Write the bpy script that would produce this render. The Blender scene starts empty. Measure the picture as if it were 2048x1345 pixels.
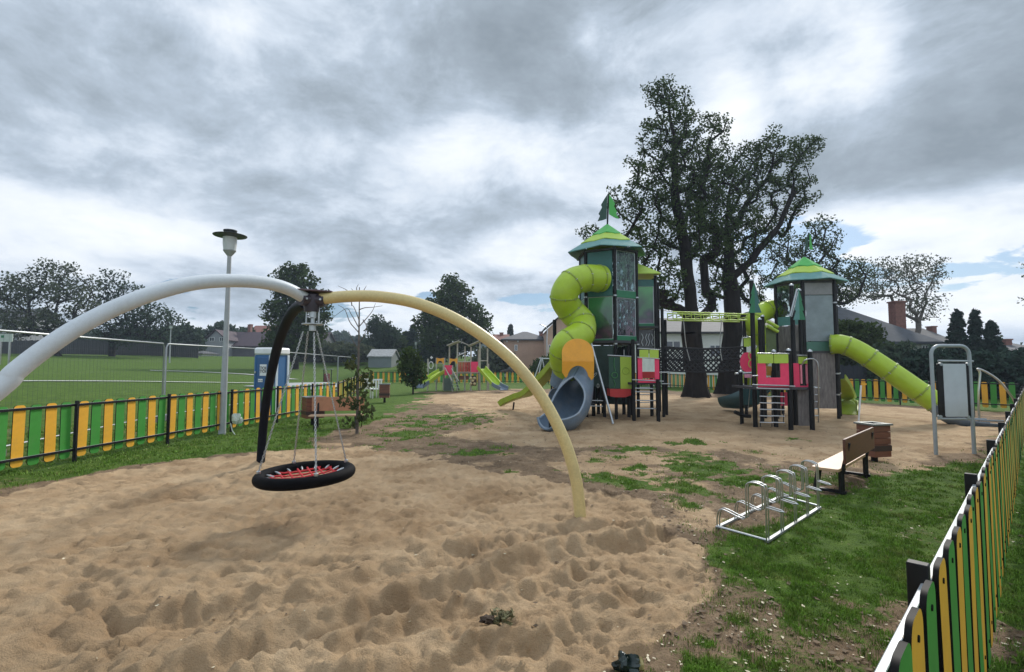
import bpy, math, random
import numpy as np
from math import sin, cos, pi, radians, atan, atan2, sqrt, hypot
from mathutils import Vector, Matrix
random.seed(7); rng = np.random.default_rng(11)
S = bpy.context.scene; C = S.collection

# ------------------------------------------------------------------ camera
H = 1.6; F = 1000.0; CXP, CYP = 1024.0, 672.5; TH = atan(58.5/F)
cd = bpy.data.cameras.new('camera'); cam = bpy.data.objects.new('camera', cd); C.objects.link(cam)
cam.location = (0, 0, H); cam.rotation_euler = (pi/2 + TH, 0, 0)
cd.sensor_width = 36; cd.lens = 36*F/2048; cd.clip_start = .05; cd.clip_end = 3000
S.camera = cam
def ray(px, py):
    a = (px-CXP)/F; b = (CYP-py)/F
    return Vector((a, cos(TH) - b*sin(TH), sin(TH) + b*cos(TH)))
def atd(px, py, Y):                       # the point seen at a pixel at distance Y ahead
    r = ray(px, py); k = Y/r.y
    return Vector((r.x*k, Y, H + r.z*k))
def gp(px, py, z=0.0):                    # the point seen at a pixel on level z
    r = ray(px, py); k = (z-H)/r.z
    return Vector((r.x*k, r.y*k, z))
def onplane(px, py, A, B):                # the point seen at a pixel in the upright plane through A and B
    r = ray(px, py); n = Vector((B[1]-A[1], -(B[0]-A[0]), 0)); k = (n.x*A[0] + n.y*A[1])/(n.x*r.x + n.y*r.y)
    return Vector((r.x*k, r.y*k, H + r.z*k))

# ------------------------------------------------------------------ light
SUN_EL, SUN_AZ = radians(36), radians(28)          # azimuth clockwise from straight ahead (+Y)
sl = bpy.data.lights.new('sun', 'SUN'); so = bpy.data.objects.new('sun', sl); C.objects.link(so)
sl.energy = 2.9; sl.angle = radians(10); sl.color = (1, .95, .87)
sd = Vector((sin(SUN_AZ)*cos(SUN_EL), cos(SUN_AZ)*cos(SUN_EL), sin(SUN_EL)))
so.rotation_euler = sd.to_track_quat('Z', 'Y').to_euler(); so.location = (20, 30, 40)
S.view_settings.view_transform = 'Standard'; S.view_settings.look = 'None'
S.view_settings.exposure = 0.36; S.view_settings.gamma = 1
W = bpy.data.worlds.new('World'); S.world = W; W.use_nodes = True
nt = W.node_tree; N = nt.nodes; Lk = nt.links; N.clear()
def nd(t, **k):
    n = N.new(t)
    for a, b in k.items(): setattr(n, a, b)
    return n
def mth(op, a, b=None, c=None):
    n = nd('ShaderNodeMath', operation=op)
    for i, v in enumerate((a, b, c)):
        if v is None: continue
        if isinstance(v, (int, float)): n.inputs[i].default_value = v
        else: Lk.new(v, n.inputs[i])
    return n.outputs[0]
def rmp(v, stops, interp='LINEAR'):
    n = nd('ShaderNodeValToRGB'); n.color_ramp.interpolation = interp; e = n.color_ramp.elements
    while len(e) < len(stops): e.new(.5)
    for i, (p, c) in enumerate(stops):
        e[i].position = p; e[i].color = (*c, 1) if len(c) == 3 else c
    Lk.new(v, n.inputs[0]); return n.outputs[0]
tc = nd('ShaderNodeTexCoord'); sep = nd('ShaderNodeSeparateXYZ'); Lk.new(tc.outputs['Generated'], sep.inputs[0])
dx, dy, dz = sep.outputs
zc = mth('ADD', mth('MAXIMUM', dz, 0.0), .16)
comb = nd('ShaderNodeCombineXYZ'); Lk.new(mth('DIVIDE', dx, zc), comb.inputs[0]); Lk.new(mth('DIVIDE', dy, zc), comb.inputs[1])
def noise(vec, sc, det=6, rough=.55, dist=0, off=(0, 0, 0), stretch=(1, 1, 1)):
    mp = nd('ShaderNodeMapping'); mp.inputs['Location'].default_value = off; mp.inputs['Scale'].default_value = stretch
    Lk.new(vec, mp.inputs[0]); n = nd('ShaderNodeTexNoise'); n.inputs['Scale'].default_value = sc
    n.inputs['Detail'].default_value = det; n.inputs['Roughness'].default_value = rough; n.inputs['Distortion'].default_value = dist
    Lk.new(mp.outputs[0], n.inputs['Vector']); return n.outputs[0]
def blob(px, py, rx, ry, amp, p=2):     # a soft patch of sky round a direction
    d = ray(px, py).normalized(); az = atan2(d.x, d.y); el = math.asin(d.z)
    azn = mth('ARCTAN2', dx, dy); eln = mth('ARCSINE', dz)
    u = mth('DIVIDE', mth('SUBTRACT', azn, az), rx/1000); v = mth('DIVIDE', mth('SUBTRACT', eln, el), ry/1000)
    q = mth('ADD', mth('MULTIPLY', u, u), mth('MULTIPLY', v, v))
    return mth('MULTIPLY', mth('EXPONENT', mth('MULTIPLY', q, -1.0)), amp)
n0 = noise(comb.outputs[0], .42, 3, .45, .2, (5.2, 3.3, 0))
n1 = noise(comb.outputs[0], 1.25, 9, .52, .55, (3.1, 1.7, 0))
n2 = noise(comb.outputs[0], 3.4, 8, .58, .3, (7.7, 2.1, 4))
n3 = noise(tc.outputs['Generated'], 3.9, 12, .64, .25, (1.0, 4.4, 2), (1, 1, 1.8))
dens = mth('ADD', mth('MULTIPLY', n0, .18), mth('ADD', mth('MULTIPLY', n1, .30), mth('ADD', mth('MULTIPLY', n2, .14), mth('MULTIPLY', n3, .48))))
dens = mth('ADD', mth('MULTIPLY', mth('SUBTRACT', dens, .55), 1.25), .515)
for b in [(1010, 110, 420, 150, -.10), (800, 40, 200, 90, -.03), (1800, 350, 260, 110, -.10), (2000, 200, 150, 130, -.05), (300, 50, 120, 70, -.06), (620, 370, 260, 45, -.07), (900, 440, 200, 40, -.05), (1350, 230, 90, 180, -.05), (150, 330, 300, 60, -.02),
          (440, 60, 60, 50, .10), (1750, 140, 50, 100, .10), (1470, 240, 45, 60, .18), (1600, 60, 330, 70, .01), (50, 470, 130, 60, .13), (100, 270, 170, 50, .08), (360, 290, 70, 30, .08), (540, 270, 90, 50, .09),
          (1830, 450, 220, 55, .17), (1060, 650, 300, 40, .13), (870, 300, 160, 70, .05), (1050, 320, 120, 60, .08), (1900, 590, 330, 60, .17), (1000, 500, 250, 40, .06), (330, 470, 120, 40, .10), (1250, 60, 200, 60, .02)]:
    dens = mth('ADD', dens, blob(*b))
cloud = rmp(dens, [(.30, (.225, .27, .315)), (.41, (.30, .355, .415)), (.49, (.40, .47, .555)), (.55, (.54, .61, .70)), (.63, (.70, .75, .81)), (.80, (.86, .885, .91))])
# clear patches show the blue behind the clouds
n4 = noise(comb.outputs[0], 2.0, 6, .6, .3, (9.3, 5.0, 1), (1, 1, 1))
gap = mth('SUBTRACT', n4, .86)
for b in [(1960, 530, 200, 50, .44), (1560, 520, 130, 100, .48), (680, 620, 110, 40, .50), (1040, 600, 130, 16, .46), (1100, 625, 60, 14, .42), (370, 600, 60, 50, .40), (855, 588, 40, 14, .42), (2000, 660, 90, 30, .25)]:
    gap = mth('ADD', gap, blob(*b))
gapf = rmp(gap, [(0.0, (0, 0, 0)), (.07, (.85, .85, .85))], 'EASE')
sky = nd('ShaderNodeTexSky', sky_type='NISHITA'); sky.sun_disc = False
sky.sun_elevation = SUN_EL; sky.sun_rotation = SUN_AZ
vm = nd('ShaderNodeVectorMath', operation='MULTIPLY'); Lk.new(sky.outputs[0], vm.inputs[0]); vm.inputs[1].default_value = (.62, .84, 1.08)
bg1 = nd('ShaderNodeBackground'); Lk.new(vm.outputs[0], bg1.inputs[0]); bg1.inputs[1].default_value = .06
# extra brightness added to unseen clouds overhead and behind, to lift the ground light
upg = mth('MULTIPLY_ADD', mth('MAXIMUM', mth('SUBTRACT', dz, .60), 0.0), 1.5, 1.0)
bhd = mth('MULTIPLY_ADD', mth('MAXIMUM', mth('MULTIPLY', dy, -1.0), 0.0), .35, 1.0)
bg2 = nd('ShaderNodeBackground'); Lk.new(cloud, bg2.inputs[0]); Lk.new(mth('MULTIPLY', mth('MULTIPLY', upg, bhd), 1.0), bg2.inputs[1])
mx = nd('ShaderNodeMixShader'); Lk.new(gapf, mx.inputs[0]); Lk.new(bg2.outputs[0], mx.inputs[1]); Lk.new(bg1.outputs[0], mx.inputs[2])
wo = nd('ShaderNodeOutputWorld'); Lk.new(mx.outputs[0], wo.inputs[0])

# ------------------------------------------------------------------ materials
MATS = {}
def M(name, col, rough=.55, metal=0, var=.15, scale=6, bump=0, bscale=60, coat=0, spec=None, alpha=1, dirt=None, dscale=2.5, damt=.5, stretch=(1, 1, 1), trans=0):
    if name in MATS: return MATS[name]
    m = bpy.data.materials.new(name); m.use_nodes = True; t = m.node_tree; b = t.nodes['Principled BSDF']
    tcx = t.nodes.new('ShaderNodeTexCoord'); mp = t.nodes.new('ShaderNodeMapping'); mp.inputs['Scale'].default_value = stretch
    t.links.new(tcx.outputs['Object'], mp.inputs[0])
    n = t.nodes.new('ShaderNodeTexNoise'); n.inputs['Scale'].default_value = scale; n.inputs['Detail'].default_value = 6; n.inputs['Roughness'].default_value = .65
    t.links.new(mp.outputs[0], n.inputs['Vector'])
    r = t.nodes.new('ShaderNodeValToRGB'); r.color_ramp.elements[0].position = .3; r.color_ramp.elements[1].position = .7
    r.color_ramp.elements[0].color = (*[max(0, c*(1-var)) for c in col], 1); r.color_ramp.elements[1].color = (*[min(1, c*(1+var)) for c in col], 1)
    t.links.new(n.outputs[0], r.inputs[0]); out = r.outputs[0]
    if dirt:
        n2 = t.nodes.new('ShaderNodeTexNoise'); n2.inputs['Scale'].default_value = dscale; n2.inputs['Detail'].default_value = 8; n2.inputs['Roughness'].default_value = .7
        t.links.new(tcx.outputs['Object'], n2.inputs['Vector'])
        r2 = t.nodes.new('ShaderNodeValToRGB'); r2.color_ramp.elements[0].position = .5; r2.color_ramp.elements[1].position = .72
        r2.color_ramp.elements[1].color = (damt, damt, damt, 1); t.links.new(n2.outputs[0], r2.inputs[0])
        x = t.nodes.new('ShaderNodeMix'); x.data_type = 'RGBA'; t.links.new(r2.outputs[0], x.inputs[0]); t.links.new(out, x.inputs[6]); x.inputs[7].default_value = (*dirt, 1); out = x.outputs[2]
    t.links.new(out, b.inputs['Base Color'])
    b.inputs['Roughness'].default_value = rough; b.inputs['Metallic'].default_value = metal
    if coat: b.inputs['Coat Weight'].default_value = coat
    if spec is not None: b.inputs['Specular IOR Level'].default_value = spec
    if alpha < 1: b.inputs['Alpha'].default_value = alpha
    if trans: b.inputs['Transmission Weight'].default_value = trans
    if bump:
        n3 = t.nodes.new('ShaderNodeTexNoise'); n3.inputs['Scale'].default_value = bscale; n3.inputs['Detail'].default_value = 5
        t.links.new(mp.outputs[0], n3.inputs['Vector']); bm = t.nodes.new('ShaderNodeBump'); bm.inputs['Strength'].default_value = bump; bm.inputs['Distance'].default_value = .02
        t.links.new(n3.outputs[0], bm.inputs['Height']); t.links.new(bm.outputs[0], b.inputs['Normal'])
    MATS[name] = m; return m
def leafmat(name, c1, c2, tr=.25):
    if name in MATS: return MATS[name]
    m = bpy.data.materials.new(name); m.use_nodes = True; t = m.node_tree; t.nodes.clear()
    o = t.nodes.new('ShaderNodeOutputMaterial'); d = t.nodes.new('ShaderNodeBsdfDiffuse'); l = t.nodes.new('ShaderNodeBsdfTranslucent'); mxx = t.nodes.new('ShaderNodeMixShader'); mxx.inputs[0].default_value = tr
    tcx = t.nodes.new('ShaderNodeTexCoord'); n = t.nodes.new('ShaderNodeTexNoise'); n.inputs['Scale'].default_value = 1.1; n.inputs['Detail'].default_value = 8; n.inputs['Roughness'].default_value = .8
    t.links.new(tcx.outputs['Object'], n.inputs['Vector']); r = t.nodes.new('ShaderNodeValToRGB')
    r.color_ramp.elements[0].position = .35; r.color_ramp.elements[1].position = .65; r.color_ramp.elements[0].color = (*c1, 1); r.color_ramp.elements[1].color = (*c2, 1)
    t.links.new(n.outputs[0], r.inputs[0]); t.links.new(r.outputs[0], d.inputs[0]); t.links.new(r.outputs[0], l.inputs[0])
    t.links.new(d.outputs[0], mxx.inputs[1]); t.links.new(l.outputs[0], mxx.inputs[2]); t.links.new(mxx.outputs[0], o.inputs[0])
    MATS[name] = m; return m
def printmat(name, tint, c_top, c_bot, dens, z0, z1, sc=5):
    """clear plastic sheet carrying a printed forest pattern (object z from z0 to z1)"""
    if name in MATS: return MATS[name]
    m = bpy.data.materials.new(name); m.use_nodes = True; t = m.node_tree; t.nodes.clear(); A = t.nodes.new; K = t.links.new
    o = A('ShaderNodeOutputMaterial'); tr = A('ShaderNodeBsdfTransparent'); tr.inputs[0].default_value = (*tint, 1)
    gl = A('ShaderNodeBsdfGlossy'); gl.inputs['Roughness'].default_value = .08
    pr = A('ShaderNodeBsdfPrincipled'); pr.inputs['Roughness'].default_value = .35
    tcx = A('ShaderNodeTexCoord'); mp = A('ShaderNodeMapping'); mp.inputs['Scale'].default_value = (1.6, 1.6, .8); K(tcx.outputs['Object'], mp.inputs[0])
    n = A('ShaderNodeTexNoise'); n.inputs['Scale'].default_value = sc; n.inputs['Detail'].default_value = 5; n.inputs['Roughness'].default_value = .6; n.inputs['Distortion'].default_value = 1.2; K(mp.outputs[0], n.inputs['Vector'])
    r = A('ShaderNodeValToRGB'); r.color_ramp.elements[0].position = 1-dens-.03; r.color_ramp.elements[1].position = 1-dens+.03; K(n.outputs[0], r.inputs[0])
    sp = A('ShaderNodeSeparateXYZ'); K(tcx.outputs['Object'], sp.inputs[0]); mr = A('ShaderNodeMapRange'); mr.inputs[1].default_value = z0; mr.inputs[2].default_value = z1; K(sp.outputs[2], mr.inputs[0])
    n2 = A('ShaderNodeTexNoise'); n2.inputs['Scale'].default_value = sc*.8; K(tcx.outputs['Object'], n2.inputs['Vector'])
    ad = A('ShaderNodeMath'); ad.operation = 'MULTIPLY_ADD'; K(n2.outputs[0], ad.inputs[0]); ad.inputs[1].default_value = .7; K(mr.outputs[0], ad.inputs[2])
    r2 = A('ShaderNodeValToRGB'); e = r2.color_ramp.elements; e[0].position = .38; e[0].color = (*c_bot, 1); e[1].position = 1.05 if False else .98; e[1].color = (*c_top, 1)
    e2 = e.new(.62); e2.color = (.022, .028, .034, 1); K(ad.outputs[0], r2.inputs[0]); K(r2.outputs[0], pr.inputs['Base Color'])
    m1 = A('ShaderNodeMixShader'); K(r.outputs[0], m1.inputs[0]); K(tr.outputs[0], m1.inputs[1]); K(pr.outputs[0], m1.inputs[2])
    m2 = A('ShaderNodeMixShader'); m2.inputs[0].default_value = .07; K(m1.outputs[0], m2.inputs[1]); K(gl.outputs[0], m2.inputs[2]); K(m2.outputs[0], o.inputs[0])
    MATS[name] = m; return m

RAILT = M('sky_sheen_rail_top', (.36, .38, .40), .45, .3, var=.12, dirt=(.3, .3, .28), damt=.3)  # pale tone painted on the black rails' top faces as the sky's reflection
BLACK = M('black_post_paint', (.009, .009, .010), .5, var=.3, spec=.25, dirt=(.05, .046, .04), damt=.25)
YEL = M('yellow_board', (.78, .40, .03), .5, var=.08, dirt=(.35, .22, .06), dscale=4, damt=.4)
GRN = M('green_board', (.045, .27, .035), .5, var=.12, dirt=(.08, .15, .05), dscale=4, damt=.4)
CORE = M('black_board_edge', (.007, .006, .006), .6, var=.3, spec=.12)
CHROME = M('galvanised_steel', (.46, .48, .49), .38, 1, var=.12, scale=30)
STEEL = M('stainless_steel', (.55, .56, .57), .28, .9, var=.1)
LIME = M('lime_plastic', (.37, .52, .025), .38, var=.10, scale=3, dirt=(.30, .36, .06), damt=.35)
LIMEP = M('lime_panel', (.40, .56, .06), .5, var=.06)
GREENP = M('green_panel', (.02, .17, .075), .45, var=.1)
TEALP = M('dark_teal_panel', (.03, .13, .12), .45, var=.1)
TEALL = M('pale_teal_panel', (.10, .26, .24), .5, var=.1)
GREENB = M('bright_green_panel', (.08, .42, .08), .5, var=.08)
PINK = M('pink_panel', (.80, .045, .13), .45, var=.08)
RED = M('red_panel', (.50, .03, .03), .5, var=.1)
ORANGE = M('orange_panel', (.80, .36, .03), .5, var=.06, dirt=(.5, .24, .04), damt=.3)
GREYP = M('grey_slide_plastic', (.13, .18, .24), .4, var=.15, dirt=(.3, .27, .22), damt=.4)
BARK = M('printed_bark_panel', (.16, .145, .14), .6, var=.45, scale=5, stretch=(4, 4, .7))
BROWNW = M('red_brown_wood', (.16, .06, .035), .55, var=.25, scale=4, stretch=(1, 1, 8))
PALEW = M('varnished_pale_wood', (.52, .33, .20), .45, var=.15, scale=3, stretch=(8, 1, 8))
WHITEP = M('white_plastic', (.75, .76, .76), .5, var=.05, dirt=(.5, .5, .47), damt=.3)
BLUEP = M('blue_plastic', (.035, .13, .30), .45, var=.08)
DGLASS = M('window_glass', (.05, .06, .08), .08, var=.2, spec=.8)
ROPE = M('black_rope', (.02, .02, .022), .8, var=.3)

# ------------------------------------------------------------------ mesh builder
def catmull(P, n=8):
    P = [Vector(p) for p in P]; Q = [P[0]*2-P[1]] + P + [P[-1]*2-P[-2]]; out = []
    for i in range(1, len(Q)-2):
        a, b, c, d = Q[i-1:i+3]
        for k in range(n):
            t = k/n; out.append(.5*((2*b) + (c-a)*t + (2*a-5*b+4*c-d)*t*t + (3*b-a-3*c+d)*t**3))
    out.append(P[-1].copy()); return out
def frames(P, closed=False):
    n = len(P); T = []
    for i in range(n):
        if closed: t = P[(i+1) % n]-P[i-1]
        else: t = P[min(i+1, n-1)]-P[max(i-1, 0)]
        T.append(t.normalized() if t.length > 1e-9 else Vector((0, 0, 1)))
    u = Vector((0, 0, 1)) if abs(T[0].z) < .9 else Vector((1, 0, 0))
    u = (u - T[0]*u.dot(T[0])).normalized(); out = []
    for t in T:
        u = (u - t*u.dot(t)); u = u.normalized() if u.length > 1e-6 else t.orthogonal().normalized()
        out.append((t, u, t.cross(u)))
    return out
class Fr:
    def __init__(s, o, yaw=0): s.o = Vector(o); s.c = cos(yaw); s.s = sin(yaw); s.yaw = yaw
    def __call__(s, x, y, z): return Vector((s.o.x + x*s.c - y*s.s, s.o.y + x*s.s + y*s.c, s.o.z + z))
ID = Fr((0, 0, 0))
class MB:
    def __init__(s): s.V = []; s.F = []; s.I = []; s.mi = 0
    def add(s, V, Fc):
        b = len(s.V); s.V += [tuple(v) for v in V]; s.F += [tuple(i+b for i in f) for f in Fc]; s.I += [s.mi]*len(Fc); return s
    def box(s, x0, x1, y0, y1, z0, z1, fr=ID):
        V = [fr(x, y, z) for z in (z0, z1) for y in (y0, y1) for x in (x0, x1)]
        return s.add(V, [(0, 2, 3, 1), (4, 5, 7, 6), (0, 1, 5, 4), (2, 6, 7, 3), (0, 4, 6, 2), (1, 3, 7, 5)])
    def beam(s, p0, p1, w, h, up=(0, 0, 1)):
        p0 = Vector(p0); p1 = Vector(p1); t = (p1-p0).normalized(); up = Vector(up)
        if abs(t.dot(up)) > .98: up = Vector((0, 1, 0))
        r = t.cross(up).normalized()*w/2; u = r.cross(t).normalized()*h/2
        V = [p+a*r+b*u for p in (p0, p1) for a, b in ((-1, -1), (1, -1), (1, 1), (-1, 1))]
        return s.add(V, [(0, 3, 2, 1), (4, 5, 6, 7), (0, 1, 5, 4), (1, 2, 6, 5), (2, 3, 7, 6), (3, 0, 4, 7)])
    def tube(s, P, r, n=12, closed=False, cap=True):
        P = [Vector(p) for p in P]; fr = frames(P, closed); m = len(P); R = r if hasattr(r, '__len__') else [r]*m
        V = []; Fc = []
        for i in range(m):
            t, u, v = fr[i]
            for k in range(n):
                a = 2*pi*k/n; V.append(P[i] + (u*cos(a) + v*sin(a))*R[i])
        for i in range(m if closed else m-1):
            j = (i+1) % m
            for k in range(n): k2 = (k+1) % n; Fc.append((i*n+k, i*n+k2, j*n+k2, j*n+k))
        if cap and not closed: Fc.append(tuple(range(n))[::-1]); Fc.append(tuple((m-1)*n+k for k in range(n)))
        return s.add(V, Fc)
    def prism(s, pts, o, u, v, th, side=None):    # polygon pts in plane (o,u,v), thickness th along u x v, centred
        o = Vector(o); u = Vector(u); v = Vector(v); nn = u.cross(v).normalized()*th/2; k = len(pts)
        V = [o+u*a+v*b-nn for a, b in pts] + [o+u*a+v*b+nn for a, b in pts]
        s.add(V, [tuple(range(k))[::-1], tuple(range(k, 2*k))])
        keep = s.mi
        if side is not None: s.mi = side
        b = len(s.V)-2*k
        for i in range(k): j = (i+1) % k; s.F.append((b+i, b+j, b+k+j, b+k+i)); s.I.append(s.mi)
        s.mi = keep; return s
    def lathe(s, prof, c, n=24):
        c = Vector(c); V = []; Fc = []; m = len(prof)
        for r, z in prof:
            for k in range(n): a = 2*pi*k/n; V.append(c+Vector((r*cos(a), r*sin(a), z)))
        for i in range(m-1):
            for k in range(n): k2 = (k+1) % n; Fc.append((i*n+k, i*n+k2, (i+1)*n+k2, (i+1)*n+k))
        Fc.append(tuple(range(n))[::-1]); Fc.append(tuple((m-1)*n+k for k in range(n)))
        return s.add(V, Fc)
    def build(s, name, mat, parent=None, ang=35, bevel=0, loc=None, **kw):
        o_ = Vector((0, 0, 0)); p = parent
        while p is not None: o_ += p.location; p = p.parent
        base = Vector(loc) if loc is not None else (o_ if parent is not None else Vector((0, 0, 0)))
        if loc is not None and parent is not None: lc = Vector(loc)-o_
        elif loc is not None: lc = Vector(loc)
        else: lc = Vector((0, 0, 0))
        me = bpy.data.meshes.new(name)
        me.from_pydata([(x-base.x, y-base.y, z-base.z) for x, y, z in s.V], [], s.F)
        for m_ in (mat if isinstance(mat, (list, tuple)) else [mat]): me.materials.append(m_)
        if any(s.I): me.polygons.foreach_set('material_index', s.I)
        if ang: me.polygons.foreach_set('use_smooth', [True]*len(me.polygons)); me.update(); me.set_sharp_from_angle(angle=radians(ang))
        me.update()
        ob = bpy.data.objects.new(name, me); C.objects.link(ob); ob.location = lc
        if parent is not None: ob.parent = parent
        if bevel: b = ob.modifiers.new('bevel', 'BEVEL'); b.width = bevel; b.segments = 2; b.limit_method = 'ANGLE'
        for k, v in kw.items(): ob[k] = v
        return ob
def tag(o, label, cat, group=None):
    o['label'] = label; o['category'] = cat
    if group: o['group'] = group
    return o
def thing(name, label, cat, loc, group=None):
    o = bpy.data.objects.new(name, None); C.objects.link(o); o.location = loc; o.empty_display_size = .2
    return tag(o, label, cat, group)
def fastmesh(name, V, Fq, mat, parent=None, smooth=False, nside=None):
    V = np.asarray(V, dtype=np.float32); Fq = np.asarray(Fq, dtype=np.int32); k = Fq.shape[1]
    if parent is not None:
        o_ = Vector((0, 0, 0)); p = parent
        while p is not None: o_ += p.location; p = p.parent
        V = V - np.array(o_, dtype=np.float32)
    me = bpy.data.meshes.new(name); me.vertices.add(len(V)); me.vertices.foreach_set('co', V.ravel())
    me.loops.add(Fq.size); me.loops.foreach_set('vertex_index', Fq.ravel())
    me.polygons.add(len(Fq)); me.polygons.foreach_set('loop_start', np.arange(0, Fq.size, k, dtype=np.int32))
    if smooth: me.polygons.foreach_set('use_smooth', np.ones(len(Fq), dtype=bool))
    me.materials.append(mat); me.update(calc_edges=True)
    ob = bpy.data.objects.new(name, me); C.objects.link(ob)
    if parent is not None: ob.parent = parent
    return ob
def dup(o, loc, parent=None):
    c = o.copy(); C.objects.link(c); c.location = loc
    if parent is not None: c.parent = parent
    for g in list(o.children):
        d = g.copy(); C.objects.link(d); d.parent = c
        for h in list(g.children): e = h.copy(); C.objects.link(e); e.parent = d
    return c

# ------------------------------------------------------------------ value noise for terrain
_perm = rng.random((256, 256))
def vnoise(x, y, s=1.0, ox=0, oy=0):
    x = np.asarray(x)*s+ox; y = np.asarray(y)*s+oy; xi = np.floor(x).astype(int); yi = np.floor(y).astype(int); fx = x-xi; fy = y-yi
    fx = fx*fx*fx*(fx*(fx*6-15)+10); fy = fy*fy*fy*(fy*(fy*6-15)+10)
    g = lambda a, b: _perm[a % 256, b % 256]
    return (g(xi, yi)*(1-fx)+g(xi+1, yi)*fx)*(1-fy) + (g(xi, yi+1)*(1-fx)+g(xi+1, yi+1)*fx)*fy - .5
def fbm(x, y, s, o=4, g=.5, ox=0):
    r = 0; a = 1
    for i in range(o): r = r + a*vnoise(x, y, s, ox+17*i, 31*i); s *= 2.03; a *= g
    return r
LEFT = [(-8.1, 2.0), (-7.2, 8.25), (-6.2, 17.6), (-12.7, 44.5)]
BACK = [(-12.7, 44.5), (1.0, 43.0), (10.0, 39.5), (14.6, 22.5), (17.45, 17.0)]
RA = (-0.3-.03, 0.0)                      # right fence line X = 1.045 Y - .33
POLY = [(-8.6, -3)] + LEFT + BACK[1:] + [(1.045*-3-.33, -3)]
def outdist(x, y):
    """distance outside the playground outline (0 inside)"""
    x = np.asarray(x, float); y = np.asarray(y, float); ins = np.zeros(x.shape, bool); dm = np.full(x.shape, 1e9); n = len(POLY)
    for i in range(n):
        ax, ay = POLY[i]; bx, by = POLY[(i+1) % n]
        c = ((ay > y) != (by > y)); 
        with np.errstate(divide='ignore', invalid='ignore'): xx = (bx-ax)*(y-ay)/((by-ay) if by != ay else 1e-9)+ax
        ins ^= (c & (x < xx))
        t = np.clip(((x-ax)*(bx-ax)+(y-ay)*(by-ay))/((bx-ax)**2+(by-ay)**2), 0, 1)
        dm = np.minimum(dm, np.hypot(x-ax-t*(bx-ax), y-ay-t*(by-ay)))
    return np.where(ins, -dm, dm)
def base_h(x, y):
    x = np.asarray(x, float); y = np.asarray(y, float); d = np.maximum(outdist(x, y)-1.0, 0); t = x/np.maximum(y, 1.0)
    s = np.interp(t, [-.5, -.33, -.1, .05, .3, .5], [.060, .075, .085, .05, .02, .0])
    s = np.where(y < 3, s*np.clip(y/3, 0, 1), s)
    return np.minimum(d*s, 3.1)
def gz(x, y): return float(base_h(np.array([x]), np.array([y]))[0])
# ------------------------------------------------------------------ ground
def P2(px, py): p = gp(px, py); return (p.x, p.y)
def sdist(x, y, poly):
    x = np.asarray(x, float); y = np.asarray(y, float); ins = np.zeros(x.shape, bool); dm = np.full(x.shape, 1e9); n = len(poly)
    for i in range(n):
        ax, ay = poly[i]; bx, by = poly[(i+1) % n]; c = ((ay > y) != (by > y)); xx = (bx-ax)*(y-ay)/((by-ay) if by != ay else 1e-9)+ax
        ins ^= (c & (x < xx)); t = np.clip(((x-ax)*(bx-ax)+(y-ay)*(by-ay))/((bx-ax)**2+(by-ay)**2+1e-12), 0, 1)
        dm = np.minimum(dm, np.hypot(x-ax-t*(bx-ax), y-ay-t*(by-ay)))
    return np.where(ins, dm, -dm)
ss = lambda v, a, b: np.clip((v-a)/(b-a), 0, 1)**2*(3-2*np.clip((v-a)/(b-a), 0, 1))
PIT = [(-9, -2), (-8.0, 3.0), P2(0, 985), P2(250, 935), P2(500, 905), P2(700, 896), P2(850, 905), P2(930, 930), P2(1090, 955), P2(1230, 985), P2(1310, 1000), P2(1330, 1050),
       P2(1395, 1105), P2(1420, 1170), P2(1350, 1245), P2(1200, 1340), (.35, 1.6), (-.2, -2)]
SAND2 = [P2(840, 790), P2(1000, 786), P2(1350, 790), P2(1900, 822), P2(1990, 850), P2(1960, 905), P2(1700, 930), P2(1500, 905), P2(1350, 892), P2(1150, 895), P2(960, 885), P2(880, 868), P2(985, 838), P2(860, 800)]
LAWN = [P2(1424, 1165), P2(1400, 1110), P2(1440, 1075), P2(1640, 1010), P2(1760, 955), P2(1930, 925), P2(1990, 900), (30, 26), (30, -8), (-.6, -8), (-.25, 1.6), (.35, 1.6), P2(1240, 1340), P2(1350, 1250)]
STRIP = [(-9, -3), (-8.3, 3.0), P2(0, 985), P2(250, 935), P2(500, 905), P2(620, 897), P2(640, 870), P2(760, 840), P2(800, 812), P2(850, 800), P2(840, 780), (-12.7, 46), (-40, 46), (-40, -3)]
BACKG = [P2(830, 785), P2(1060, 778), P2(1330, 781), P2(1700, 800), P2(2000, 824), (60, 30), (60, 90), (-60, 90), (-13, 44)]
PATCH = [(905, 838, 95, 14), (790, 815, 60, 12), (800, 870, 70, 9), (990, 945, 60, 6), (1240, 966, 100, 15), (1150, 950, 60, 7), (1390, 884, 66, 6), (1250, 898, 60, 6), (1500, 945, 150, 22), (1410, 925, 60, 10), (1600, 880, 40, 4), (1390, 1000, 90, 10), (1330, 940, 60, 8), (700, 900, 120, 7), (950, 905, 70, 5), (1600, 1000, 90, 20)]
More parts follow.
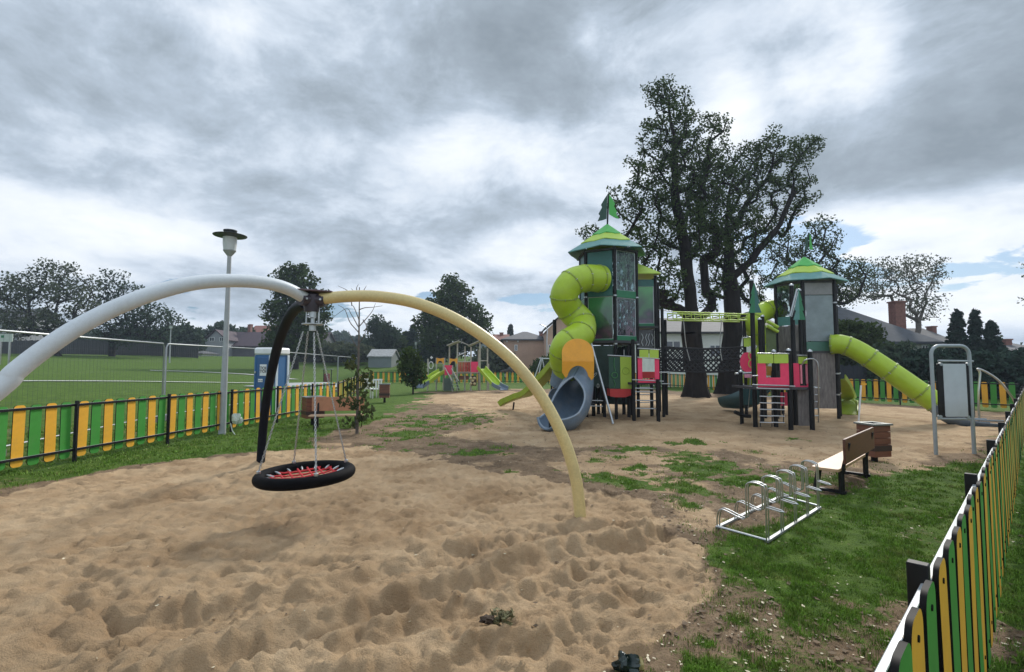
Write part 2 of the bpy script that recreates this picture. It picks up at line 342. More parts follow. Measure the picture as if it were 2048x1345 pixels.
def masks(x, y):
    x = np.asarray(x, float); y = np.asarray(y, float)
    n = fbm(x, y, .9, 4, .6)*1.0; nf = fbm(x, y, 3.1, 4, .65, 40); far = np.clip(y/12, .3, 3)
    w = lambda P, soft=.22: ss(sdist(x, y, P)+n*.5*far+nf*.35*np.minimum(far, 1), -soft, soft)
    out = ss(outdist(x, y), -.4, .2)
    pit = w(PIT, .10); s2 = w(SAND2, .35)
    lawn = w(LAWN, .2); strip = w(STRIP, .2); back = w(BACKG, .5)
    g = np.maximum(np.maximum(lawn, strip), np.maximum(back, out))
    # bare patches in the near lawn and along the fence, thin growth in the middle ground
    bare = ss(fbm(x, y, .75, 4, .6, 9)*1.0 + nf*.55 - .16, -.06, .2)
    near = np.exp(-((x-1.75)/1.1)**2-((y-2.95)/.55)**2)*.62
    near = near + np.exp(-((x-3.0)/.35)**2-((y-2.3)/.5)**2)*.5
    g = g*(1-np.clip(near+bare*.45, 0, 1)*np.where(y < 12, 1, .25))
    for px, py, rx, ry in PATCH:
        c = gp(px, py); a = abs(gp(px+rx, py).x-c.x); b = abs(gp(px, py-ry).y-c.y)
        q = ((x-c.x)/a)**2+((y-c.y)/b)**2
        g = np.maximum(g, ss(1.1-q+nf*2.4+n*.8, 0, 1.0)*.72)
    mid = ss(-sdist(x, y, PIT), .0, .4)*(1-s2)*(1-out)*ss(y, 4, 5)*(1-ss(y, 11, 17))
    g = np.maximum(g, mid*ss(fbm(x, y, 1.3, 4, .65, 77), .12, .5)*.6)
    g = g*(1-pit)
    sand = np.maximum(pit, s2*.8)
    sand = np.maximum(sand, ss(fbm(x, y, .5, 4, .6, 55), .02, .3)*.65*(1-out))
    return np.clip(g, 0, 1), np.clip(sand, 0, 1), pit, s2
FOOT = []
_r = np.random.default_rng(5)
for i in range(1500):
    yy = 1.7+_r.random()**1.3*7.5; xx = (_r.random()-.62)*yy*1.5
    FOOT.append((xx, yy, .03+.045*_r.random()**1.5, 1.2+1.6*_r.random(), _r.random()*pi, .012+.030*_r.random()**1.5))
RUTS = [([(300, 1345), (560, 1255), (760, 1190), (960, 1140), (1120, 1095), (1300, 1060)], .085, .11), ([(480, 1345), (700, 1262), (880, 1205), (1030, 1160), (1150, 1135)], .055, .08),
        ([(0, 1310), (250, 1230), (480, 1195), (640, 1160), (860, 1105), (1020, 1075)], .055, .10), ([(660, 1345), (860, 1290), (1060, 1240), (1240, 1195)], .045, .09), ([(1080, 1050), (1180, 1047), (1290, 1055)], .05, .09)]
def relief(x, y, pit, s2, g):
    z = np.zeros(x.shape)
    sel = (pit+s2 > .02) & (y < 30)
    if sel.any():
        X = x[sel]; Y = y[sel]
        wx = X+fbm(X, Y, 1.2, 3, .5, 3)*.5; wy = Y+fbm(X, Y, 1.2, 3, .5, 13)*.5
        a = fbm(wx, wy*1.35, .8, 3, .5)*.06
        rid = (.5-np.abs(fbm(wx*.8+wy*.45, wy*1.5-wx*.4, 2.3, 4, .55, 23)))*.085
        c = -np.abs(fbm(wx, wy*1.5, 4.6, 3, .6, 61))*.075
        d = fbm(X, Y, 12, 4, .65, 91)*.030
        z[sel] = (a*.8+rid*.40-.012+c*(.68+.25*ss(X, -1.5, .5))+d*1.25)*np.maximum(pit[sel], s2[sel]*.55)*np.interp(Y, [2, 9, 14], [1, 1, .8])
    m = (y < 10) & (pit > .3)
    X = x[m]; Y = y[m]; dz_ = np.zeros(X.shape)
    for fx, fy, r, asp, an, dep in FOOT:
        k = (np.abs(X-fx) < r*5) & (np.abs(Y-fy) < r*5)
        if not k.any(): continue
        u = (X[k]-fx)*cos(an)+(Y[k]-fy)*sin(an); v = -(X[k]-fx)*sin(an)+(Y[k]-fy)*cos(an)
        q = np.sqrt((u/(r*asp))**2+(v/r)**2)*(1+.5*vnoise(X[k], Y[k], 19)); dz_[k] += -dep*np.exp(-q**6)+dep*.22*np.exp(-((q-1.35)/.32)**2)
    dz_ = .045*np.tanh(dz_/.045)
    for P, hgt, wd in RUTS:
        W_ = [gp(*p) for p in P]; dm = np.full(X.shape, 1e9); sg = np.zeros(X.shape)
        jx = X+fbm(X, Y, 1.6, 4, .55, 5)*.09; jy = Y+fbm(X, Y, 1.6, 4, .55, 66)*.09
        for i in range(len(W_)-1):
            ax, ay, bx, by = W_[i].x, W_[i].y, W_[i+1].x, W_[i+1].y; L2 = (bx-ax)**2+(by-ay)**2
            t = np.clip(((jx-ax)*(bx-ax)+(jy-ay)*(by-ay))/L2, 0, 1); q = np.hypot(jx-ax-t*(bx-ax), jy-ay-t*(by-ay))
            s_ = np.sign((bx-ax)*(jy-ay)-(by-ay)*(jx-ax)); u = q < dm; dm = np.where(u, q, dm); sg = np.where(u, s_, sg)
        dz_ += hgt*np.where(sg > 0, np.exp(-(dm/(wd*1.6))**1.5), np.exp(-(dm/(wd*.55))**1.5)) - hgt*.8*np.exp(-((dm-wd*1.7)/(wd*.8))**2)*(sg < 0)
    for q in (gp(1162, 1040), gp(520, 930)): dz_ += .05*np.exp(-((X-q.x)**2+(Y-q.y)**2)/.05)
    z[m] += dz_*ss(pit[m], .3, 1)
    k = g > .02
    z[k] += (fbm(x[k], y[k], 2.2, 3)*.03+fbm(x[k], y[k], 9, 2)*.012)*g[k]*np.interp(y[k], [0, 15, 40], [1, 1, 0])
    k2 = (pit < .5) & (g < .9) & (y < 25)
    z[k2] += fbm(x[k2], y[k2], 5, 4, .6, 8)*.035*(1-g[k2])
    return z
def axis(segs):
    out = [segs[0][0]]
    for a, b, s0, s1 in segs:
        v = a
        while v < b-1e-6:
            t = (v-a)/(b-a); v += s0+(s1-s0)*t; out.append(min(v, b))
    return np.unique(np.array(out))
ax_ = axis([(-420, -60, 30, 8), (-60, -14, 4, .5), (-14, -6, .2, .06), (-6, -3, .045, .03), (-3, 3.2, .025, .025), (3.2, 7, .03, .08), (7, 14, .1, .2), (14, 60, .6, 6), (60, 420, 10, 30)])
ay_ = axis([(-60, -2, 10, .8), (-2, 1.4, .4, .1), (1.4, 4.2, .02, .022), (4.2, 9.5, .028, .05), (9.5, 22, .06, .16), (22, 60, .25, 1.5), (60, 900, 4, 60)])
GX, GY = np.meshgrid(ax_, ay_)
gm, sm, pt, s2m = masks(GX.ravel(), GY.ravel())
GZ = base_h(GX.ravel(), GY.ravel()) + relief(GX.ravel(), GY.ravel(), pt, s2m, gm)
nx = len(ax_); ny = len(ay_)
ii = (np.arange(ny-1)[:, None]*nx+np.arange(nx-1)[None, :]).ravel()
ground = fastmesh('ground', np.column_stack([GX.ravel(), GY.ravel(), GZ]), np.column_stack([ii, ii+1, ii+nx+1, ii+nx]), bpy.data.materials.new('ground_cover'), smooth=True)
ground['kind'] = 'structure'
for nm, arr in (('grass', gm), ('sand', sm)):
    at = ground.data.attributes.new(nm, 'FLOAT', 'POINT'); at.data.foreach_set('value', arr.astype(np.float32))
ZG = GZ.reshape(ny, nx)
def hz(x, y):                     # ground height by bilinear lookup (arrays)
    x = np.asarray(x, float); y = np.asarray(y, float); i = np.clip(np.searchsorted(ax_, x)-1, 0, nx-2); j = np.clip(np.searchsorted(ay_, y)-1, 0, ny-2)
    u = (x-ax_[i])/(ax_[i+1]-ax_[i]); v = (y-ay_[j])/(ay_[j+1]-ay_[j])
    return (ZG[j, i]*(1-u)+ZG[j, i+1]*u)*(1-v)+(ZG[j+1, i]*(1-u)+ZG[j+1, i+1]*u)*v
def h1(x, y): return float(hz([x], [y])[0])
gmt = ground.data.materials[0]; gmt.use_nodes = True; t = gmt.node_tree; gb = t.nodes['Principled BSDF']; gb.inputs['Roughness'].default_value = .95; gb.inputs['Specular IOR Level'].default_value = .15
def gn(sc, det=8, r=.65, sx=(1, 1, 1)):
    n = t.nodes.new('ShaderNodeTexNoise'); n.inputs['Scale'].default_value = sc; n.inputs['Detail'].default_value = det; n.inputs['Roughness'].default_value = r
    t.links.new(gtc.outputs['Object'], n.inputs['Vector']); return n.outputs[0]
def gr(v, st):
    r = t.nodes.new('ShaderNodeValToRGB'); e = r.color_ramp.elements
    while len(e) < len(st): e.new(.5)
    for i, (p, c) in enumerate(st): e[i].position = p; e[i].color = (*c, 1)
    t.links.new(v, r.inputs[0]); return r.outputs[0]
def gmix(f, a, b, mode='MIX'):
    x = t.nodes.new('ShaderNodeMix'); x.data_type = 'RGBA'; x.blend_type = mode
    if isinstance(f, float): x.inputs[0].default_value = f
    else: t.links.new(f, x.inputs[0])
    t.links.new(a, x.inputs[6]); t.links.new(b, x.inputs[7]); return x.outputs[2]
def gmath(op, a, b, c=None):
    n = t.nodes.new('ShaderNodeMath'); n.operation = op
    for i, v in enumerate((a, b, c)):
        if v is None: continue
        if isinstance(v, (int, float)): n.inputs[i].default_value = v
        else: t.links.new(v, n.inputs[i])
    return n.outputs[0]
gtc = t.nodes.new('ShaderNodeTexCoord')
def attr(nm): a = t.nodes.new('ShaderNodeAttribute'); a.attribute_name = nm; return a.outputs['Fac']
sandc = gr(gn(1.3, 10, .6), [(.3, (.325, .218, .124)), (.5, (.43, .303, .180)), (.7, (.515, .378, .236))])
sandc = gmix(.6, sandc, gr(gn(.9, 8, .62), [(.34, (.62, .56, .50)), (.52, (1, 1, 1))]), 'MULTIPLY')
sandc = gmix(.55, sandc, gr(gn(160, 3, .7), [(.3, (.45, .45, .45)), (.5, (.95, .95, .95)), (.72, (1, 1, 1))]), 'MULTIPLY')
dirtc = gr(gn(2.4, 10, .72), [(.3, (.10, .068, .04)), (.5, (.21, .145, .09)), (.7, (.31, .225, .145))])
dirtc = gmix(.7, dirtc, gr(gn(38, 6, .8), [(.36, (.35, .35, .35)), (.55, (1, 1, 1))]), 'MULTIPLY')
grassc = gr(gn(3.2, 12, .78), [(.28, (.034, .060, .012)), (.45, (.068, .125, .016)), (.58, (.100, .170, .022)), (.74, (.19, .19, .055))])
grassc = gmix(.75, grassc, gr(gn(70, 5, .8), [(.38, (.35, .38, .3)), (.6, (1, 1, 1))]), 'MULTIPLY')
sf = gmath('ADD', attr('sand'), gmath('MULTIPLY', gmath('SUBTRACT', gn(9, 6, .75), .5), .9))
gf = gmath('ADD', attr('grass'), gmath('MULTIPLY', gmath('SUBTRACT', gn(14, 8, .8), .5), 1.1))
c1 = gmix(gr(sf, [(.35, (0, 0, 0)), (.65, (1, 1, 1))]), dirtc, sandc); sandc2 = c1
c2 = gmix(gr(gf, [(.38, (0, 0, 0)), (.58, (1, 1, 1))]), c1, grassc)
t.links.new(c2, gb.inputs['Base Color'])
bp = t.nodes.new('ShaderNodeBump'); bp.inputs['Strength'].default_value = .8; bp.inputs['Distance'].default_value = .025
t.links.new(gmath('ADD', gmath('MULTIPLY', gn(26, 8, .75), 1.3), gmath('MULTIPLY', gn(120, 3, .6), .5)), bp.inputs['Height']); t.links.new(bp.outputs[0], gb.inputs['Normal'])

# ------------------------------------------------------------------ grass and litter (too many to count)
def blades(n, dlo, dhi, a0, a1, hlo, hhi, wmin, rg):
    d = dlo*(dhi/dlo)**rg.random(n); az = a0+(a1-a0)*rg.random(n); x = d*np.sin(az); y = d*np.cos(az)
    g, s_, p_, q_ = masks(x, y); cl = np.clip(.75+fbm(x, y, 5, 3, .7, 2)*1.6, .15, 1.6)
    k = rg.random(n) < g**1.3*np.maximum(cl, .45); x = x[k]; y = y[k]; d = d[k]; cl = cl[k]; m = len(x)
    h = (hlo+(hhi-hlo)*rg.random(m))*cl**.8; w = np.maximum(.004, wmin*d)*(.7+.6*rg.random(m)); an = rg.random(m)*2*pi
    ln = (rg.random(m)*.9)*h; la = rg.random(m)*2*pi; z = hz(x, y)-.004
    ca, sa = np.cos(an)*w/2, np.sin(an)*w/2; mx_ = x+np.cos(la)*ln*.35; my_ = y+np.sin(la)*ln*.35; tx = x+np.cos(la)*ln; ty = y+np.sin(la)*ln
    V = np.stack([np.stack([x-ca, y-sa, z], 1), np.stack([x+ca, y+sa, z], 1), np.stack([mx_+ca*.8, my_+sa*.8, z+h*.6], 1), np.stack([mx_-ca*.8, my_-sa*.8, z+h*.6], 1), np.stack([tx, ty, z+h*np.sqrt(np.maximum(.1, 1-(ln/np.maximum(h, .001))**2*.6))], 1)], 1).reshape(-1, 3)
    b = np.arange(m)*5
    return V, np.concatenate([np.stack([b, b+1, b+2], 1), np.stack([b, b+2, b+3], 1), np.stack([b+3, b+2, b+4], 1)])
BL = M('grass_blades', (.125, .225, .028), .7, var=.65, scale=14, spec=.2, dirt=(.28, .24, .09), dscale=5, damt=.7)
r5 = np.random.default_rng(3)
V1, F1 = blades(620000, 1.3, 14, .12, .87, .014, .042, .0009, r5); V2, F2 = blades(150000, 6, 16, -.92, .0, .02, .055, .0011, r5)
gr_ = fastmesh('grass', np.concatenate([V1, V2]), np.concatenate([F1, F2+len(V1)]), BL); tag(gr_, 'short green grass growing over the lawn and along the fences', 'grass'); gr_['kind'] = 'stuff'
# fallen leaves and stone chips
def litter(n, rg, lo, hi, a0, a1, s0, s1, dens):
    d = lo*(hi/lo)**rg.random(n); az = a0+(a1-a0)*rg.random(n); x = d*np.sin(az); y = d*np.cos(az); g, s_, p_, q_ = masks(x, y)
    k = rg.random(n) < np.where(p_ > .5, dens[0], np.where(g > .6, dens[1], dens[2])); x, y = x[k], y[k]; m = len(x)
    s = s0+(s1-s0)*rg.random(m)**2; an = rg.random(m)*2*pi; z = hz(x, y)+.006; tl = (rg.random((m, 6))-.3)*s[:, None]*.6
    V = [];
    for j in range(6):
        a = an+j*pi/3; rr = s*(1.0 if j % 3 == 0 else .55); V.append(np.stack([x+np.cos(a)*rr, y+np.sin(a)*rr, z+np.abs(tl[:, j])], 1))
    V = np.stack(V, 1).reshape(-1, 3); b = np.arange(m)*6
    return V, np.concatenate([np.stack([b, b+1, b+2], 1), np.stack([b, b+2, b+3], 1), np.stack([b, b+3, b+4], 1), np.stack([b, b+4, b+5], 1)])
Va, Fa = litter(4200, r5, 1.8, 11, -.75, .87, .006, .019, (.05, .35, .7))
lf = fastmesh('fallen_leaves', Va, Fa, M('dry_pale_leaf', (.50, .44, .31), .7, var=.5, scale=9)); tag(lf, 'pale dry leaves and chips scattered over the grass and soil', 'leaves'); lf['kind'] = 'stuff'
Va, Fa = litter(9000, r5, 3.2, 16, -.6, .80, .010, .03, (.015, .12, .8))
lf = fastmesh('soil_crumbs', Va, Fa, M('dark_soil_crumb', (.13, .09, .055), .95, var=.5, scale=9)); tag(lf, 'dark crumbs of soil and old leaves over the bare ground', 'soil'); lf['kind'] = 'stuff'

# paths and paved court on the far field, laid 3 cm proud of the field
def drape(name, P, wd, mat, lift=.05):
    P = catmull([Vector((p[0], p[1], 0)) for p in P], 10); V = []; Fc = []
    for i, p in enumerate(P):
        tt = (P[min(i+1, len(P)-1)]-P[max(i-1, 0)]).normalized(); nn = Vector((-tt.y, tt.x, 0))
        for k in (-1, -.4, .4, 1): q = p+nn*k*wd/2; V.append((q.x, q.y, h1(q.x, q.y)+lift))
        if i:
            b = i*4
            for k in range(3): Fc.append((b-4+k, b-4+k+1, b+k+1, b+k))
    m = MB(); m.add(V, Fc); o = m.build(name, mat); o['kind'] = 'structure'; return o
def fieldpt(px, py):          # where a line of sight meets the sloping field
    r = ray(px, py); k = 9.0
    for _ in range(4000):
        p = Vector((0, 0, H))+r*k
        if p.z <= gz(p.x, p.y): return (p.x, p.y)
        k += .03
    return (p.x, p.y)
PAVE = M('pale_concrete_paving', (.42, .42, .40), .8, var=.12, bump=.2)
drape('path', [fieldpt(-150, 764), fieldpt(0, 764), fieldpt(220, 764), fieldpt(400, 766), fieldpt(520, 768), fieldpt(600, 771)], .55, PAVE)
drape('path', [fieldpt(300, 742), fieldpt(400, 745), fieldpt(510, 751), fieldpt(590, 760)], .8, PAVE)
A_ = [fieldpt(580, 768), fieldpt(640, 764), fieldpt(690, 770)]
drape('paved_court', [fieldpt(560, 778), fieldpt(620, 772), fieldpt(700, 770)], 4.2, M('grey_court_paving', (.33, .34, .35), .8, var=.1), .06)

# ------------------------------------------------------------------ picket fences
def picket_mesh():
    w, h, r_ = .084, .4525, .052; pts = []
    for cx, cy, a0 in ((w-r_, h-r_, 0), (-w+r_, h-r_, pi/2), (-w+r_, -h+r_, pi), (w-r_, -h+r_, 3*pi/2)):
        for k in range(6): a = a0+pi/2*k/5; pts.append((cx+r_*cos(a), cy+r_*sin(a)))
    m = MB(); m.prism(pts, (0, 0, 0), (1, 0, 0), (0, 0, 1), .015, side=1)
    for z in (.395, -.335):
        m.mi = 1
        for s in (-1, 1): m.lathe([(.009, -.002), (.009, .002)], (0, 0, 0), 8); k = 16; V = s_ = m.V[-k:]; m.V[-k:] = [(x, s*.009+zz, y+z) for x, y, zz in V]
        m.mi = 0
    return m
PM = {}
for nm, mt in (('y', YEL), ('g', GRN)):
    o = picket_mesh().build('picket', [mt, CORE]); PM[nm] = o.data; bpy.data.objects.remove(o)
def fence(label, A, B, inside, post0=0.0, sp=1.8, npk=8, group='green and yellow picket fences round the playground'):
    """posts every sp metres from A to B; inside = unit side on which rails and posts stand"""
    A = Vector((*A, 0)); B = Vector((*B, 0)); L = (B-A).length; t_ = (B-A)/L; n = Vector((-t_.y, t_.x, 0)) if inside > 0 else Vector((t_.y, -t_.x, 0)); yaw = atan2(t_.y, t_.x)
    root = thing('picket_fence', label, 'fence', (A.x, A.y, 0), group); pm = None; cnt = 0; extra = MB(); c = 0
    for z in (.948, .22):
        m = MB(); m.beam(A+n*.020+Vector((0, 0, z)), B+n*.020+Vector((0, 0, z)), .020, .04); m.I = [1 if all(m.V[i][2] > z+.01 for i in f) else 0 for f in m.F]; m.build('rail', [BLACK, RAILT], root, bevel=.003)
    s = post0
    while s < L-.05:
        p = A+t_*s+n*.036
        if pm is None:
            m = MB(); fr = Fr(p, yaw); m.box(-.018, .018, -.026, .026, -.25, 1.020, fr); ob = m.build('post', BLACK, root, loc=p, bevel=.003); pm = ob
        else:
            ob = pm.copy(); C.objects.link(ob); ob.location = p-Vector(root.location)
        if s+sp <= L+.6:
            for k in range(npk):
                q = s+sp*(k+.62)/(npk+.24)
                if q > L-.03: break
                w = A+t_*q+Vector((random.uniform(-.003, .003), 0, .5525+random.uniform(-.006, .006))); col = 'y' if c % 2 == 0 else 'g'; c += 1
                if cnt < 100:
                    ob = bpy.data.objects.new('picket', PM[col]); C.objects.link(ob); ob.parent = root; ob.location = w-Vector(root.location); ob.rotation_euler = (random.uniform(-.008, .008), random.uniform(-.012, .012), yaw); cnt += 1
                else:
                    fr = Fr(w, yaw); extra.mi = 0 if col == 'y' else 1; extra.box(-.088, .088, -.01, .01, -.46, .46, fr)
        s += sp
    if extra.V: e = extra.build('pickets', [YEL, GRN], root); e['kind'] = 'stuff'
    return root
def lineY(Y): return (1.045*Y-.33, Y)
fence('black railed picket fence crossing the near right corner beside the camera', lineY(.25), lineY(17.1), +1, post0=(1.485-.25)*1.4464-1.75, sp=1.75)
LF = lambda Y: (-7.2+(Y-8.25)*(1.0/9.35), Y)
fence('picket fence along the left edge of the sand, past the grey lamp post', LF(4.35), LF(17.6), -1, post0=.1, sp=1.93, npk=8)
fence('far part of the left picket fence running back beyond the bare sapling', (-6.2, 17.75), (-12.7, 44.5), -1, post0=.3, sp=2.0)
fence('distant picket fence behind the small wooden climbing frame', (-12.6, 44.6), (1.0, 43.0), -1, post0=.1, sp=2.0)
fence('distant picket fence behind the tall tower with the spiral tube', (1.1, 42.9), (10.0, 39.5), -1, post0=.1, sp=2.0)
fence('picket fence behind the two big trees and the rope bridge', (10.05, 39.3), (14.6, 22.5), -1, post0=.2, sp=2.0)
fence('picket fence under the long green tube at the right rear corner', (14.7, 22.3), (17.4, 17.2), -1, post0=.2, sp=2.0)

# ------------------------------------------------------------------ tripod swing
HUB = atd(624, 600, 5.26); fC = gp(1162, 1040); fN = gp(520, 930); fW = Vector((-3.95, 2.45, 0))
sw = thing('tripod_swing', 'tripod swing stand of one white, one cream and one navy bent tube leg', 'swing stand', (HUB.x, HUB.y, 0))
WH = M('white_powder_coat', (.56, .60, .63), .4, var=.05, scale=45, bump=.08, bscale=180, dirt=(.42, .43, .42), damt=.45); CR = M('cream_powder_coat', (.62, .50, .23), .4, var=.10, scale=45, bump=.12, bscale=180, dirt=(.42, .33, .18), damt=.45); NV = M('navy_powder_coat', (.004, .007, .014), .55, var=.2, spec=.12)
def leg(px, A, B, foot, mat, r=.062):
    P = [onplane(x, y, A, B) for x, y in px]
    if foot is not None: P += foot
    m = MB(); m.tube(catmull(P, 8), r, 24); return m.build('leg', mat, sw, label={'white_powder_coat': 'white leg', 'cream_powder_coat': 'cream leg', 'navy_powder_coat': 'navy leg'}[mat.name])
leg([(642, 598), (700, 593), (760, 594), (830, 606), (900, 633), (965, 672), (1030, 727), (1085, 797), (1128, 880), (1152, 960), (1161, 1038)], HUB, fC, [Vector((fC.x, fC.y, -.1))], CR)
leg([(610, 607), (590, 619), (573, 645), (556, 690), (543, 745), (533, 800), (526, 860), (521, 928)], HUB, fN, [Vector((fN.x, fN.y, -.1))], NV, .064)
wl = [(612, 598), (580, 580), (540, 568), (480, 562), (400, 565), (320, 583), (240, 612), (160, 652), (90, 698), (30, 745), (-20, 792)]
Pw = [onplane(x, y, HUB, fW) for x, y in wl]; last = Pw[-1]
m = MB(); m.tube(catmull(Pw+[Vector((last.x*.25+fW.x*.75, last.y*.25+fW.y*.75, last.z*.45)), Vector((fW.x, fW.y, -.1))], 8), .062, 24); m.build('leg', WH, sw, label='white leg')
HUBM = M('dark_hub_steel', (.06, .05, .065), .4, .3, var=.3)
m = MB(); m.lathe([(.02, -.13), (.075, -.13), (.085, -.05), (.085, .05), (.06, .07)], HUB, 20)
for f in (fC, fN, fW):
    d = Vector((f.x-HUB.x, f.y-HUB.y, 0)).normalized(); m.tube([HUB+d*.03, HUB+d*.14+Vector((0, 0, -.004))], .069, 20)
m.build('hub', HUBM, sw)
for f in (fC, fN, fW):
    d = Vector((f.x-HUB.x, f.y-HUB.y, 0)).normalized(); s_ = Vector((-d.y, d.x, 0))
    for a in (-1, 1): q = HUB+d*.115+s_*a*.066+Vector((0, 0, -.005)); m = MB(); m.tube([q, q+s_*a*.014], .012, 6); m.build('bolt', CHROME, sw)
fl = [];
for k, f in enumerate((fC, fN, fW)):
    d = Vector((f.x-HUB.x, f.y-HUB.y, 0)).normalized(); s_ = Vector((-d.y, d.x, 0)); fl.append(d*.22+s_*.05); fl.append(d*.22-s_*.05)
fl.sort(key=lambda v: atan2(v.y, v.x)); m = MB(); m.prism([(v.x, v.y) for v in fl], HUB+Vector((0, 0, .085)), (1, 0, 0), (0, 1, 0), .012); m.build('cover_plate', M('plum_plate', (.13, .085, .105), .5, var=.2), sw, bevel=.003)
# basket seat hangs from it
BC = atd(611, 949, 5.22); sc_ = .93
bk = thing('basket_seat', 'round black basket swing seat with a red rope net hanging on four chains', 'basket swing', (BC.x, BC.y, BC.z))
tl = Matrix.Rotation(radians(-2.2), 3, 'Y') @ Matrix.Rotation(radians(.5), 3, 'X'); RM = .435
def bp_(a, r=RM, z=0): return BC+tl @ Vector((cos(a)*r, sin(a)*r, z))
m = MB(); m.tube([bp_(2*pi*k/64) for k in range(64)], .058, 18, closed=True); m.build('rim', M('black_rim_cover', (.004, .004, .005), .7, spec=.08, var=.3, bump=.3, bscale=150), bk)
m = MB()
def sag(x, y): r2 = (x*x+y*y)/.38**2; return -.05*(1-min(r2, 1))
for k in range(-3, 4):
    c = k*.098; L_ = sqrt(max(.37**2-c*c, 0.01))
    for fl_ in (0, 1):
        P = []
        for j in range(13):
            u = -L_+2*L_*j/12; x, y = (u, c) if fl_ else (c, u); an = radians(35); X, Y = x*cos(an)-y*sin(an), x*sin(an)+y*cos(an); P.append(BC+tl @ Vector((X, Y, sag(x, y)+.004*((j+k+fl_) % 2))))
        m.tube(P, .010, 6)
m.build('net', M('red_rope', (.50, .022, .03), .75, var=.25, scale=60, bump=.4, bscale=200), bk)
for k in range(16):
    a = 2*pi*k/16+.1; m = MB(); m.tube([bp_(a, .385, .015), bp_(a, .35, .005), bp_(a, .31, -.008)], [.007, .012, .008], 8); m.build('shackle', CHROME, bk)
SWV = atd(625, 662, 5.24)
m = MB(); m.lathe([(.012, 0), (.035, 0), (.035, .06), (.02, .07), (.02, .13), (.035, .14), (.035, .24), (.012, .25), (.012, .36)], SWV, 16)
m.prism([(.11*cos(pi/4*k+.3), .11*sin(pi/4*k+.3)) for k in range(8)], SWV+Vector((0, 0, .07)), (1, 0, 0), (0, 1, 0), .012)
m.tube([SWV+Vector((-.07, 0, .08)), SWV+Vector((-.065, 0, .22))], .008, 8); m.tube([SWV+Vector((.05, .03, .08)), SWV+Vector((.05, .03, .33))], .010, 8); m.build('swivel', CHROME, bk)
def chain(A, B, parent):
    m = MB(); d = (B-A); L_ = d.length; n = int(L_/.0245); t_ = d/L_; u = t_.orthogonal().normalized(); v = t_.cross(u)
    for i in range(n):
        c = A+d*(i+.5)/n; a, b = (u, v) if i % 2 else (v, u); P = []
        for k in range(10):
            q = 2*pi*k/10; P.append(c+t_*(.0175*cos(q))+a*(.0088*sin(q)))
        m.tube(P, .0032, 5, closed=True)
    m.build('chain', CHROME, parent)
for (px, py), a in (((606, 664), 200), ((616, 664), 128), ((628, 666), 305), ((634, 663), 42)):
    e = bp_(radians(a), RM, .064); chain(atd(px, py, 5.26 if a < 190 and a > 30 else 5.22), e, bk)
    m = MB(); m.lathe([(.022, -.01), (.022, .012), (.008, .02)], e, 10); m.build('chain_fitting', CHROME, bk)
# ------------------------------------------------------------------ play towers
def hexpts(c, R, a0, n=6, z=0): return [Vector((c[0]+R*sin(a0+2*pi*k/n), c[1]-R*cos(a0+2*pi*k/n), z)) for k in range(n)]
def panel(mb, a, b, z0, z1, th=.02, inset=.0, holes=None):
    d = (b-a); d.z = 0; L = d.length; d = d/L; mb.beam(Vector((a.x, a.y, (z0+z1)/2))+d*inset, Vector((b.x, b.y, (z0+z1)/2))-d*inset, th, z1-z0)
def rrect(w, h, r=.03, x=0, y=0, n=4):
    out = []
    for cx, cy, a in ((w/2-r, h/2-r, 0), (-w/2+r, h/2-r, pi/2), (-w/2+r, -h/2+r, pi), (w/2-r, -h/2+r, 3*pi/2)):
        for k in range(n+1): t_ = a+pi/2*k/n; out.append((x+cx+r*cos(t_), y+cy+r*sin(t_)))
    return out
def frame_panel(mb, o, u, W_, Hh, bars, th=.02):      # a U shaped panel: bars = list of (x0,x1,z0,z1)
    for x0, x1, z0, z1 in bars: mb.prism(rrect(x1-x0, z1-z0, .015, (x0+x1)/2, (z0+z1)/2), o, u, (0, 0, 1), th)
def shell(mb, P, R, COV, th=.018, n=20, flat=1.0):
    """open or closed trough: arc of COV[i] degrees of radius R[i] centred on the underside, with wall thickness"""
    P = [Vector(p) for p in P]; m = len(P); V = []; Fc = []
    for i in range(m):
        tt = (P[min(i+1, m-1)]-P[max(i-1, 0)]).normalized(); dn = Vector((0, 0, -1)); dn = (dn-tt*dn.dot(tt)).normalized() if abs(tt.z) < .97 else Vector((0, 1, 0)); sd_ = tt.cross(dn)
        for rr in (R[i], R[i]-th):
            for k in range(n+1):
                a = radians(-COV[i]/2+COV[i]*k/n); V.append(P[i]+(dn*cos(a)*flat+sd_*sin(a))*rr)
    w = 2*(n+1)
    for i in range(m-1):
        a, b = i*w, (i+1)*w
        for k in range(n): Fc.append((a+k, a+k+1, b+k+1, b+k)); Fc.append((a+n+1+k+1, a+n+1+k, b+n+1+k, b+n+1+k+1))
        Fc.append((a+n+1, a, b, b+n+1)); Fc.append((a+n, a+2*n+1, b+2*n+1, b+n))
    for e in (0, m-1):
        b = e*w
        for k in range(n): Fc.append((b+k, b+k+1, b+n+2+k, b+n+1+k))
    return mb.add(V, Fc)
